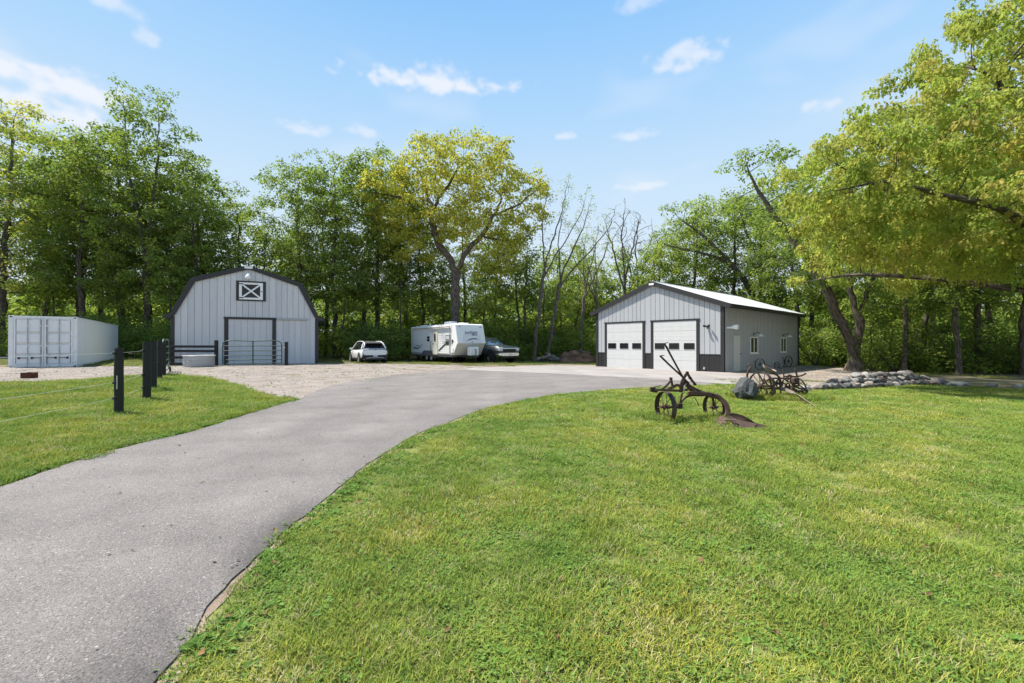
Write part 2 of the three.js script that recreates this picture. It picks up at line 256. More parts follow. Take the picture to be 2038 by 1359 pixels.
structure('driveway', sheet(asphaltPoly, 0.02, 1.6, (x, d) => { const a = n2(x * 0.5 + 2, d * 0.28), b = n2(x * 2.3, d * 1.1), w = n2(x * 0.9 + 30, d * 0.07), e = edgeTo(driveRight, x, d), tar = ss(0.16, 0.05, e + 0.09 * n2(x * 3, d * 1.5)) * ss(-0.1, 0.5, n2(x * 0.2 + 8, d * 0.45)), trk = Math.exp(-(((e - 1.0) / 0.28) ** 2)) + Math.exp(-(((e - 2.6) / 0.3) ** 2)), k = (1.0 + 0.1 * a + 0.08 * b + 0.1 * w + 0.09 * trk * (0.6 + 0.6 * n2(x * 1.3 + 5, d * 0.5))) * (1 - 0.55 * tar); return [k * 1.02, k, k * 0.985]; }, 0.05, 0.5), M.asphalt);
const padPoly = ragged([[-2.6, 24.3], [1.0, 28.0], [5.2, 29.9], [11.35, 23.8], [11.6, 23.2], [10.4, 19.5], [9.0, 17.2], [8.3, 16.86], [6.6, 18.45], [2.05, 21.5]], 0.04, 5, 0.15);
structure('concrete_pad', sheet(padPoly, 0.026, 3, (x, d) => { const k = 1 + 0.08 * n2(x * 0.4, d * 0.4) + 0.06 * n2(x * 1.5, d * 1.5); return [k, k, k]; }, 0.04), M.concrete);
// bare strip of earth along the broken right edge of the asphalt
{ const e = driveRight.slice(1, 14), l = e.map(([x, d]) => [x - 0.05, d]), r = e.map(([x, d], i) => [x + 0.06 + 0.04 * Math.sin(i * 2.3), d - 0.02]).reverse(); structure('dirt_verge', sheet(ragged([...l, ...r], 0.07, 9, 0.08), 0.009, 1), M.dirt); }
// ---------------------------------------------------------------- trees
const leafMat = (c, thru = 0.54) => new THREE.MeshPhysicalMaterial({ color: rgb(...c), roughness: 0.95, transmission: thru, thickness: 0, specularIntensity: 0.3, side: THREE.DoubleSide });
M.leaf = leafMat([1, 1, 1]);
M.grass = leafMat([1, 1, 1], 0.3);
// a spray of leaves: n leaves of length len spread through a flattened ball of radius rad
function spray(seed, n, len, rad, flat, droop, lobes = 0) {
  const R = rng(seed), pos = [], idx = [];
  const m = new THREE.Matrix4(), q = new THREE.Quaternion(), e = new THREE.Euler();
  for (let i = 0; i < n; i++) {
    const a = R() * 6.283, r = rad * Math.sqrt(R()), h = (R() * 2 - 1) * rad * flat, L = len * (0.65 + 0.7 * R()), w = L * (0.3 + 0.12 * R());
    e.set((R() - 0.5) * 1.1 + droop * (0.5 + R()), a + (R() - 0.5) * 1.4, (R() - 0.5) * 1.2, 'YXZ'); q.setFromEuler(e);
    m.compose(V(Math.sin(a) * r, h, Math.cos(a) * r), q, V(1, 1, 1));
    const o = pos.length / 3, f = 0.12 * L;
    const pts = lobes ? [[0, 0, 0], [-w, f, L * 0.25], [-w * 0.45, f * 0.4, L * 0.5], [-w * 0.95, f, L * 0.72], [0, -f * 0.6, L], [w * 0.95, f, L * 0.72], [w * 0.45, f * 0.4, L * 0.5], [w, f, L * 0.25]] : [[0, 0, 0], [-w, f, L * 0.45], [0, -f * 0.5, L], [w, f, L * 0.45]];
    for (const p of pts) { const v = V(...p).applyMatrix4(m); pos.push(v.x, v.y, v.z); }
    if (lobes) idx.push(o, o + 2, o + 1, o, o + 6, o + 2, o, o + 7, o + 6, o + 2, o + 4, o + 3, o + 2, o + 6, o + 4, o + 6, o + 5, o + 4); else idx.push(o, o + 2, o + 1, o, o + 3, o + 2);
  }
  const g = new THREE.BufferGeometry(); g.setAttribute('position', new THREE.Float32BufferAttribute(pos, 3)); g.setIndex(idx); const f = g.toNonIndexed(); f.computeVertexNormals(); return f;
}
const SPRAY = {
  maple: [spray(1, 20, 0.21, 0.46, 0.4, 0.45), spray(2, 20, 0.2, 0.46, 0.45, 0.5)],
  oak: [spray(3, 22, 0.16, 0.36, 0.45, 0.7), spray(4, 22, 0.17, 0.36, 0.5, 0.8)],
  big: [spray(5, 32, 0.1, 0.24, 0.55, 0.95, 1), spray(6, 32, 0.095, 0.22, 0.65, 1.05, 1)],
  sparse: [spray(7, 8, 0.14, 0.32, 0.6, 0.4)],
  shrub: [spray(8, 22, 0.15, 0.36, 0.7, 0.3), spray(9, 22, 0.13, 0.36, 0.7, 0.4)],
};
const PAL = {
  green: [[0.18, 0.265, 0.034], [0.22, 0.30, 0.042], [0.135, 0.215, 0.03], [0.27, 0.335, 0.05]],
  deep: [[0.14, 0.225, 0.032], [0.18, 0.26, 0.038], [0.105, 0.18, 0.028], [0.21, 0.29, 0.044]],
  fresh: [[0.27, 0.355, 0.05], [0.23, 0.315, 0.045], [0.33, 0.39, 0.06], [0.19, 0.28, 0.04]],
  yellow: [[0.52, 0.50, 0.065], [0.43, 0.46, 0.055], [0.56, 0.51, 0.08], [0.35, 0.40, 0.05]],
  olive: [[0.39, 0.45, 0.07], [0.32, 0.41, 0.06], [0.46, 0.47, 0.085], [0.26, 0.36, 0.052], [0.44, 0.39, 0.085], [0.38, 0.43, 0.07]],
};
function grow(o) {
  const R = rng(o.seed), P = [], par = [], step = o.step ?? 0.55, st2 = step * step;
  const add = (p, k) => { P.push(p); par.push(k); return P.length - 1; };
  for (const line of o.trunks) { // hand-laid trunks and limbs
    const pts = line.map((p) => V(...p)); let k = -1;
    if (P.length) { let best = 1e9; P.forEach((p, i) => { const q = p.distanceToSquared(pts[0]); if (q < best) { best = q; k = i; } }); } else k = add(pts[0].clone(), -1);
    const c = new THREE.CatmullRomCurve3(pts), n = Math.max(2, Math.round(c.getLength() / step));
    for (let i = 1; i <= n; i++) { const p = c.getPoint(i / n), w = 0.06 * (o.wobble ?? 1); k = add(p.add(V(w * n2(p.y * 0.9 + o.seed, 1), 0, w * n2(p.y * 0.9, o.seed)).multiplyScalar(1.6)), k); }
  }
  const A = [];
  for (const l of o.lobes) { const vol = l.r[0] * l.r[1] * l.r[2], n = l.n ?? Math.round(vol * (o.dens ?? 1)); for (let i = 0; i < n; i++) { const u = V(R() - 0.5, R() - 0.5, R() - 0.5).normalize().multiplyScalar(Math.pow(R(), 0.42)); A.push({ p: V(l.c[0] + u.x * l.r[0], l.c[1] + u.y * l.r[1], l.c[2] + u.z * l.r[2]), d: 1e9, n: 0 }); } }
  const inf2 = (o.reach ?? 5) ** 2, kill2 = (o.kill ?? 1.0) ** 2; let from = 0, alive = A;
  for (let it = 0; it < 140 && alive.length; it++) {
    for (const a of alive) for (let i = from; i < P.length; i++) { const q = a.p.distanceToSquared(P[i]); if (q < a.d) { a.d = q; a.n = i; } }
    from = P.length; alive = alive.filter((a) => a.d > kill2);
    const pull = new Map(); for (const a of alive) if (a.d < inf2) { const v = a.p.clone().sub(P[a.n]).normalize(); pull.has(a.n) ? pull.get(a.n).add(v) : pull.set(a.n, v); }
    if (!pull.size) break;
    for (const [k, v] of pull) { const p = v.normalize().add(V((R() - 0.5) * 0.5, (R() - 0.5) * 0.4 + (o.up ?? 0.08), (R() - 0.5) * 0.5)).normalize().multiplyScalar(step).add(P[k]); let near = false; for (let i = Math.max(0, P.length - 400); i < P.length; i++) if (P[i].distanceToSquared(p) < st2 * 0.12) { near = true; break; } if (!near) add(p, k); }
    if (P.length === from) break;
  }
  const n = P.length, kids = Array.from({ length: n }, () => []), r = new Float32Array(n), tip = new Uint16Array(n);
  for (let i = n - 1; i >= 0; i--) { if (!kids[i].length) { r[i] = 1; tip[i] = 0; } else { let s = 0, t = 0; for (const c of kids[i]) { s += Math.pow(r[c], 2.3); t = Math.max(t, tip[c] + 1); } r[i] = Math.pow(s, 1 / 2.3); tip[i] = t; } if (par[i] >= 0) kids[par[i]].push(i); }
  const tipR = o.tip ?? 0.012, ex = Math.log(o.girth / tipR) / Math.log(r[0]);
  for (let i = 0; i < n; i++) { r[i] = tipR * Math.pow(r[i], ex); const y = P[i].y - P[0].y; if (y < 0.9) r[i] *= 1 + 0.45 * (1 - y / 0.9) ** 2; }
  // tubes, one chain after another
  const thick = [[], [], []], thin = [[], [], []];
  const stack = [[0, -1]];
  while (stack.length) {
    const [s, from0] = stack.pop(), chain = from0 >= 0 ? [from0, s] : [s]; let k = s;
    while (kids[k].length) { let best = kids[k][0]; for (const c of kids[k]) if (r[c] > r[best]) best = c; for (const c of kids[k]) if (c !== best) stack.push([c, k]); chain.push(best); k = best; }
    if (chain.length < 2) continue;
    const r0 = r[chain[from0 >= 0 ? 1 : 0]], sides = r0 > 0.12 ? 9 : r0 > 0.05 ? 6 : r0 > 0.025 ? 4 : 3, [pos, uv, idx] = r0 > 0.09 ? thick : thin, b0 = pos.length / 3; let len = 0;
    let ref = V(1, 0, 0.3).normalize();
    chain.forEach((c, i) => {
      const a = P[chain[Math.max(0, i - 1)]], b = P[chain[Math.min(chain.length - 1, i + 1)]], t = b.clone().sub(a).normalize(); if (i) len += P[c].distanceTo(P[chain[i - 1]]);
      ref = ref.clone().addScaledVector(t, -ref.dot(t)); if (ref.lengthSq() < 1e-4) ref = V(0, 0, 1).addScaledVector(t, -t.z); ref.normalize();
      const bi = t.clone().cross(ref), rr = i === 0 && from0 >= 0 ? r0 : r[c];
      for (let j = 0; j <= sides; j++) { const w = (j / sides) * 6.2832, g = rr * (sides > 8 ? 1 + 0.09 * n3(Math.cos(w) * 2 + o.seed, Math.sin(w) * 2, P[c].y * 0.7) : 1); pos.push(P[c].x + (ref.x * Math.cos(w) + bi.x * Math.sin(w)) * g, P[c].y + (ref.y * Math.cos(w) + bi.y * Math.sin(w)) * g, P[c].z + (ref.z * Math.cos(w) + bi.z * Math.sin(w)) * g); uv.push((j / sides) * Math.max(1, Math.round(r0 * 5)), len / 1.5); }
      if (i) for (let j = 0; j < sides; j++) { const p = b0 + (i - 1) * (sides + 1) + j; idx.push(p, p + 1, p + sides + 1, p + 1, p + sides + 2, p + sides + 1); }
    });
  }
  const geo = ([pos, uv, idx]) => { if (!idx.length) return null; const g = new THREE.BufferGeometry(); g.setAttribute('position', new THREE.Float32BufferAttribute(pos, 3)); g.setAttribute('uv', new THREE.Float32BufferAttribute(uv, 2)); g.setIndex(idx); g.computeVertexNormals(); return g; };
  const spots = [];
  for (let i = 0; i < n; i++) if (tip[i] <= (o.leafDepth ?? 3) && P[i].y > (o.leafFrom ?? 0)) { const m = o.leafiness ?? 1.4; for (let k = 0; k < m; k++) if (m - k >= 1 || R() < m - k) spots.push(V((R() - 0.5) * 0.7, (R() - 0.5) * 0.6, (R() - 0.5) * 0.7).multiplyScalar(o.loose ?? 1).add(P[i])); }
  return { trunk: geo(thick), branches: geo(thin), spots, R };
}
let sprayCount = 0;
function foliage(name, spots, sprays, pal, size, R, parent, mat = M.leaf) {
  sprays.forEach((g, k) => {
    const mine = spots.filter((_, i) => i % sprays.length === k), im = lit(new THREE.InstancedMesh(g, mat, mine.length)), m = new THREE.Matrix4(), q = new THREE.Quaternion(), c = new THREE.Color();
    mine.forEach((p, i) => { q.setFromEuler(new THREE.Euler((R() - 0.5) * 0.9, R() * 6.283, (R() - 0.5) * 0.9)); const s = size * (0.7 + 0.6 * R()); im.setMatrixAt(i, m.compose(p, q, V(s, s, s))); const a = pal[(R() * pal.length) | 0], b = pal[(R() * pal.length) | 0], t = R(), v = 0.8 + 0.4 * R(); im.setColorAt(i, c.setRGB(lerp(a[0], b[0], t) * v, lerp(a[1], b[1], t) * v, lerp(a[2], b[2], t) * v)); });
    im.name = name; im.userData.kind = 'stuff'; parent.add(im); sprayCount += mine.length;
  });
}
function tree(name, o, where, label, turn = 0, group) {
  const t = thing(name, label, 'tree', where, turn, group), g = grow(o);
  if (g.trunk) mesh('trunk', g.trunk, o.bark ?? M.bark, t); if (g.branches) mesh('branches', g.branches, o.bark ?? M.bark, t).userData.kind = 'stuff';
  if (o.pal) foliage('crown', g.spots, o.sprays, o.pal, o.size ?? 1, g.R, t);
  return t;
}
// forest trees: the first of each kind is grown, the rest are copies of it
const maple = (seed, H, w, pal, lean = 0, base = 0.28) => ({ seed, girth: 0.0105 * H, trunks: [[[0, -0.15, 0], [0.1, H * 0.15, 0], [lean * 0.4, H * 0.35, 0.2], [lean, H * 0.62, 0], [lean * 1.3, H * 0.85, 0.1]]], lobes: [{ c: [lean, H * 0.64, 0], r: [w, H * 0.33, w] }, { c: [lean * 0.7 + 0.6, H * (base + 0.1), 0.4], r: [w * 0.95, H * 0.15, w * 0.95], n: 125 }, { c: [lean * 1.4, H * 0.9, 0], r: [w * 0.45, H * 0.1, w * 0.45], n: 40 }], dens: 3.6, step: 0.55, kill: 0.8, reach: 6, leafiness: 1.75, leafDepth: 3, sprays: SPRAY.maple, pal, size: 1, up: 0.22 });
const twin = (seed, H, w, pal) => ({ seed, girth: 0.27, trunks: [[[0, -0.15, 0], [0, H * 0.2, 0], [-0.4, H * 0.42, 0], [-1.6, H * 0.7, 0.2], [-2.1, H * 0.93, 0]], [[0, H * 0.3, 0], [0.5, H * 0.5, 0.2], [0.9, H * 0.72, 0], [0.9, H * 0.93, 0]]], lobes: [{ c: [-0.4, H * 0.55, 0], r: [w, H * 0.26, w] }, { c: [-2.1, H * 0.83, 0], r: [w * 0.42, H * 0.17, w * 0.42], n: 80 }, { c: [1.0, H * 0.83, 0], r: [w * 0.42, H * 0.17, w * 0.42], n: 80 }, { c: [0, H * 0.32, 0], r: [w * 0.8, H * 0.1, w * 0.8], n: 70 }], dens: 3.6, step: 0.55, kill: 0.8, reach: 6, leafiness: 1.75, sprays: SPRAY.maple, pal, up: 0.3 });
const WOODS = 'trees along the edge of the woods';
const kinds = { a: maple(101, 20, 4.7, PAL.green), b: maple(102, 18, 4.4, PAL.green, 0.8, 0.3), c: maple(103, 16, 3.8, PAL.fresh, -0.6, 0.2), d: maple(104, 21, 5.4, PAL.olive, 0.5, 0.22), e: maple(105, 11, 3.0, PAL.fresh, 0.5, 0.12), t: twin(106, 24, 6.2, PAL.green) };
const grown = {};
// kind, x, distance, scale, turn, label
const list = [
  ['d', -44.5, 38.5, 1.1, 0.4, 'yellow-green tree at the left edge of the photo, far behind the container'],
  ['b', -40.0, 40.5, 1.0, 1.0, 'dark green tree behind the left end of the white container'],
  ['a', -47.5, 45.0, 1.08, 2.2, 'tall green tree deep in the woods at the far left edge'],
  ['b', -38.2, 43.5, 1.2, 5.1, 'dense dark green tree above the middle of the container'],
  ['a', -50.5, 41.0, 1.05, 1.1, 'green tree at the left edge in front of the yellow-green one'],
  ['b', -29.6, 43.0, 1.1, 3.4, 'dense green tree right of the twin-topped tree'],
  ['a', -36.5, 37.5, 1.0, 3.0, 'green tree whose trunk rises behind the middle of the container'],
  ['b', -42.5, 46.0, 1.15, 4.0, 'dark tree in the second row behind the container'],
  ['c', -34.8, 42.5, 1.1, 5.0, 'green tree in the second row between container and tall twin-topped tree'],
  ['t', -31.8, 38.5, 1.0, 0.0, 'tallest green tree with two pointed tops, left of the barn'],
  ['b', -33.8, 44.5, 1.05, 0.7, 'dark tree just behind the tall twin-topped tree'],
  ['b', -27.6, 39.0, 0.85, 2.8, 'leafy tree whose crown spreads over the left eave of the barn'],
  ['c', -26.5, 43.5, 0.95, 1.5, 'light green tree behind the left half of the barn roof'],
  ['e', -23.6, 41.0, 1.1, 0.2, 'low light green tree behind the peak of the barn'],
  ['c', -25.4, 49.0, 0.85, 3.6, 'small far tree in the dip left of the barn peak'],
  ['e', -21.5, 46.0, 1.15, 5.2, 'small tree in the gap of low trees behind the barn'],
  ['a', -20.4, 42.0, 0.98, 1.2, 'tall green tree right behind the right half of the barn roof'],
  ['b', -19.5, 46.5, 1.0, 2.4, 'dark tree in the second row above the right roof of the barn'],
  ['a', -16.6, 41.5, 1.0, 4.4, 'tall green tree standing just right of the barn roof'],
  ['b', -15.6, 46.0, 1.1, 0.4, 'tree in the second row between barn and white SUV'],
  ['a', -12.9, 42.5, 1.05, 5.6, 'tall green tree behind the white SUV, left of the yellow oak'],
  ['b', -10.9, 46.0, 1.05, 3.1, 'dark tree behind the left side of the yellow oak crown'],
  ['c', -8.9, 44.5, 0.92, 0.9, 'green tree behind the rear end of the travel trailer'],
  ['b', -5.2, 48.0, 0.95, 1.9, 'dark tree directly behind the yellow oak trunk'],
  ['c', -2.0, 45.0, 0.82, 2.5, 'light green tree behind the cab of the pickup truck'],
  ['e', 0.9, 43.5, 1.15, 3.3, 'low fresh green tree just right of the pickup truck'],
  ['e', 3.6, 46.5, 0.98, 4.1, 'low light green tree behind the two leaning thin trunks'],
  ['e', 6.8, 47.0, 1.0, 5.5, 'low bright green tree behind the pile of brush'],
  ['e', 9.6, 49.0, 1.0, 0.6, 'low bright tree behind the left slope of the garage roof'],
  ['e', 12.6, 47.5, 1.12, 2.0, 'light green tree under the bare crown behind the garage'],
  ['e', -40.5, 38.8, 0.85, 2.1, 'low bright young tree behind the left corner of the container'],
  ['e', -33.2, 37.6, 0.8, 3.8, 'low bright young tree behind the far end of the container'],
  ['e', -28.8, 37.4, 0.8, 5.4, 'low young tree between the container and the barn'],
  ['e', -15.2, 39.2, 0.8, 0.9, 'low young tree close beside the right wall of the barn'],
  ['e', -13.4, 40.5, 0.85, 2.7, 'low young tree behind the roof of the white SUV'],
  ['e', -10.2, 41.5, 0.85, 4.3, 'low young tree between the SUV and the travel trailer'],
  ['e', -6.9, 43.0, 0.9, 1.4, 'low young tree left of the yellow oak trunk'],
  ['e', -2.6, 42.0, 0.85, 5.0, 'low young tree right of the yellow oak trunk, above the truck'],
  ['e', 3.9, 42.5, 0.75, 0.4, 'low young tree behind the stone pile'],
  ['e', 26.4, 36.0, 0.85, 2.4, 'low young tree between the garage corner and the forked tree'],
  ['e', 26.0, 31.5, 0.7, 3.5, 'low young tree in the shade right of the forked tree'],
  ['e', 33.5, 31.0, 0.85, 1.2, 'low young tree in the woods at the right edge'],
  ['c', 17.9, 44.5, 1.0, 2.9, 'light green tree rising over the middle of the garage roof'],
  ['a', 22.2, 44.0, 0.88, 4.0, 'tall tree behind the arching trunks past the garage roof'],
  ['e', 5.2, 49.5, 1.15, 1.6, 'far light green tree seen between the leaning trunks and the garage'],
  ['e', 14.2, 44.5, 1.05, 4.6, 'light green tree just behind the peak of the garage'],
  ['c', 8.4, 52.0, 0.85, 0.2, 'pale far tree left of the leafless trees'],
  ['c', 15.6, 46.5, 0.85, 1.1, 'light green tree behind the peak of the garage roof'],
  ['c', 19.6, 48.0, 0.98, 3.9, 'green tree in the second row behind the garage roof'],
  ['a', 25.6, 45.5, 0.92, 0.3, 'tall green tree behind the far end of the garage roof'],
  ['b', 28.2, 41.5, 1.0, 1.8, 'dark green tree just past the rear corner of the garage'],
  ['b', 23.8, 36.5, 0.85, 2.6, 'tree with two close dark trunks right of the garage wall'],
  ['c', 27.6, 34.0, 0.9, 4.9, 'light green tree behind the forked grey trunk'],
  ['b', 32.0, 36.0, 1.05, 5.9, 'dark tree in the woods right of the forked grey trunk'],
  ['b', 23.4, 26.3, 0.62, 1.3, 'dark shady tree behind the middle of the stone wall'],
  ['c', 27.5, 29.5, 0.8, 0.8, 'shaded tree behind the right end of the stone wall'],
  ['b', 25.0, 24.8, 0.7, 3.7, 'thick dark trunk standing right of the stone wall'],
  ['b', 28.4, 27.0, 0.85, 4.6, 'dark trunk second to the right of the stone wall'],
  ['a', 28.9, 25.0, 0.75, 2.0, 'dark trunk near the right edge of the photo'],
  ['b', 31.0, 26.0, 0.85, 0.1, 'dark trunk at the very right edge of the woods'],
  ['c', 35.5, 33.0, 1.0, 3.0, 'green tree deep in the woods at the right edge'],
  ['a', 38.0, 40.0, 1.0, 5.0, 'tree in the far back of the woods at right'],
];
for (const [k, x, d, s, turn, label] of list) {
  if (!grown[k]) { grown[k] = tree(k === 'e' ? 'young_tree' : 'forest_tree', kinds[k], at(x, d), label, turn, WOODS); grown[k].scale.setScalar(s); } else copyOf(grown[k], label, at(x, d), turn, s);
}
// the yellow oak behind the trailer
tree('oak_tree', { seed: 201, girth: 0.4, step: 0.55, trunks: [[[0, -0.2, 0], [0, 3.4, 0], [0.05, 6.2, 0.1], [-0.2, 8.2, 0], [-1.6, 10.4, 0.2], [-2.0, 12.6, 0], [-1.0, 14.2, 0], [0.3, 16.4, 0]], [[0.05, 6.0, 0.1], [0.6, 8.6, -0.2], [2.2, 10.6, 0], [3.3, 12.2, 0.5], [4.2, 14.4, 0.2]], [[-1.7, 11.8, 0], [-3.2, 13.2, 0.6], [-4.6, 13.5, 1.0], [-6.4, 14.0, 0.6]], [[2.2, 10.5, 0], [4.4, 10.4, -0.8], [6.8, 10.8, -0.6]], [[0.25, 3.0, 0.1], [1.1, 3.6, 0.4], [2.2, 4.8, 0.8], [3.0, 5.0, 0.9]], [[-1.9, 12.8, 0], [-2.8, 15.2, -1], [-3.6, 17.2, -1]], [[3.2, 12.2, 0.4], [5.6, 13.4, 0], [7.2, 14.6, 0.2]]],
  lobes: [{ c: [-5.2, 14.4, 0], r: [3.2, 2.8, 3.4], n: 275 }, { c: [-1.2, 16.2, 0], r: [3.6, 3.2, 4], n: 333 }, { c: [2.6, 16.4, 0], r: [3.2, 3.0, 3.6], n: 275 }, { c: [5.6, 13.6, 0], r: [3.0, 2.6, 3.2], n: 246 }, { c: [0, 13.2, 0], r: [4.4, 2.8, 3.8], n: 348 }, { c: [3.4, 10.8, 0], r: [3.6, 1.9, 3.2], n: 232 }, { c: [-4.6, 11.8, 0], r: [2.8, 1.8, 3], n: 188 }, { c: [0.6, 11.2, 0.5], r: [2.6, 1.4, 2.6], n: 87 }, { c: [-3.6, 9.4, 0.6], r: [2.6, 1.4, 2.4], n: 116 }, { c: [3.8, 8.6, 0.4], r: [2.6, 1.3, 2.4], n: 101 }], kill: 0.78, reach: 4, leafiness: 2.4, leafDepth: 3, leafFrom: 6.8, sprays: SPRAY.oak, pal: PAL.yellow, size: 1.15, up: 0.05, wobble: 1.6, bark: M.barkGrey }, at(-5.15, 40.0), 'broad oak with yellow spring leaves rising behind the travel trailer').scale.setScalar(1.07);
// two thin leaning trees right of the truck, and bare crowns
const thin = (seed, lean, H, pal) => ({ seed, girth: 0.145, step: 0.6, trunks: [[[0, -0.15, 0], [lean * 0.15, H * 0.25, 0], [lean * 0.42, H * 0.55, 0], [lean * 0.9, H * 0.8, 0.2], [lean * 1.15, H, 0.2]], [[lean * 0.3, H * 0.45, 0], [lean * 0.75, H * 0.58, 0.4], [lean * 1.55, H * 0.8, 0.3], [lean * 1.8, H * 0.95, 0]], [[lean * 0.36, H * 0.5, 0], [lean * 0.3, H * 0.75, -0.3], [lean * 0.5, H * 0.98, -0.2]]], lobes: [{ c: [lean * 0.95, H * 0.8, 0], r: [2.6, H * 0.2, 2.4], n: 90 }, { c: [lean * 0.6, H * 0.6, 0], r: [2.2, H * 0.14, 2], n: 35 }], kill: 0.8, reach: 4, leafiness: 1.6, leafDepth: 2, sprays: SPRAY.sparse, pal, up: 0.5, size: 0.8, tip: 0.014 });
tree('leaning_tree', thin(301, 2.6, 16, PAL.fresh), at(1.9, 38.2), 'thin leaning tree with sparse leaves, left of the two right of the truck');
tree('leaning_tree', thin(302, 3.4, 14.5, PAL.fresh), at(3.1, 38.8), 'thin leaning tree with sparse leaves standing before the stone pile');
tree('slim_tree', maple(303, 14, 1.3, PAL.green, 0.3, 0.3), at(1.1, 42.2), 'slim upright tree between the yellow oak and the leaning trees');
const bare = (seed, H) => ({ seed, girth: 0.15, step: 0.5, trunks: [[[0, -0.15, 0], [0.1, H * 0.35, 0], [0.2, H * 0.6, 0]], [[0.15, H * 0.45, 0], [-1.0, H * 0.72, 0.3], [-1.9, H * 0.93, 0]], [[0.15, H * 0.5, 0], [1.1, H * 0.75, -0.3], [1.8, H * 0.96, 0]], [[0.2, H * 0.6, 0], [-0.1, H * 0.8, 0], [0.2, H, 0]]], lobes: [{ c: [0, H * 0.84, 0], r: [2.8, H * 0.2, 2.2], n: 240 }], kill: 0.55, reach: 4, up: 0.9, tip: 0.016, leafiness: 0, bark: M.bark });
tree('bare_tree', bare(311, 15.5), at(11.4, 45.5), 'leafless tree with upright twigs behind the left slope of the garage');
tree('leaning_tree', thin(304, 1.6, 13, PAL.fresh), at(6.3, 41.5), 'thin sparse tree standing behind the brush pile');
tree('leaning_tree', thin(305, -1.8, 12.5, PAL.fresh), at(9.0, 44.0), 'thin sparse tree leaning left before the leafless trees');
tree('bare_tree', bare(312, 14.6), at(13.4, 47.5), 'slighter leafless tree just right of the other bare tree');
// tree arching to the left behind the garage
tree('arching_tree', { seed: 321, girth: 0.34, step: 0.6, trunks: [[[0, -0.2, 0], [-0.6, 3, 0], [-2.2, 6.4, 0], [-4.6, 9.6, 0.2], [-7.4, 12.4, 0], [-9.4, 13.8, 0]], [[-0.2, 2.0, 0], [-0.2, 5, 0.6], [-1.6, 9.0, 0.4], [-3.0, 12.6, 0], [-3.6, 15, 0]], [[-4.6, 9.6, 0.2], [-7.6, 10.4, 0.6], [-10.8, 11.2, 0.4]]], lobes: [{ c: [-8.2, 13.4, 0], r: [3.4, 2.8, 3], n: 190 }, { c: [-4.2, 14.0, 0], r: [3.0, 2.6, 3], n: 170 }, { c: [-10, 10.2, 0], r: [3, 2, 2.6], n: 90 }, { c: [-4.6, 8.0, 0], r: [3, 2, 2.6], n: 70 }], kill: 0.95, reach: 5, leafiness: 1.3, sprays: SPRAY.maple, pal: PAL.fresh, size: 0.95 }, at(25.2, 42.0), 'tree with curved trunks arching left over the back of the garage');
// forked tree beyond the gravel path
tree('forked_tree', { seed: 331, girth: 0.45, step: 0.5, trunks: [[[0, -0.2, 0], [-0.15, 1.4, 0], [-0.9, 3.0, 0.1], [-2.0, 5.4, 0.2], [-3.6, 8.0, 0], [-5.6, 10.6, 0], [-6.8, 13.0, 0]], [[0, 0.6, 0], [0.4, 2.6, -0.2], [1.0, 4.8, -0.3], [1.6, 6.8, 0], [2.6, 9.6, 0.4]], [[0.5, 3.2, -0.2], [0.2, 5.4, -0.6], [0.4, 8.4, -0.6], [0.2, 11.5, -0.4]]], lobes: [{ c: [-6.2, 11.6, 0], r: [2.6, 3.2, 3], n: 190 }, { c: [-3.4, 9.6, 0], r: [3, 2.6, 3], n: 150 }, { c: [0.4, 11.5, -0.4], r: [3, 3.4, 3], n: 180 }, { c: [3, 9.5, 0.4], r: [3, 2.6, 3], n: 120 }, { c: [-2.4, 6.0, 0.6], r: [2.2, 1.6, 2.2], n: 60 }], kill: 0.9, reach: 5, leafiness: 1.4, sprays: SPRAY.maple, pal: PAL.green, size: 0.9, bark: M.barkGrey }, at(21.6, 27.9), 'large forked tree with two grey trunks beyond the stone wall, right of garage');
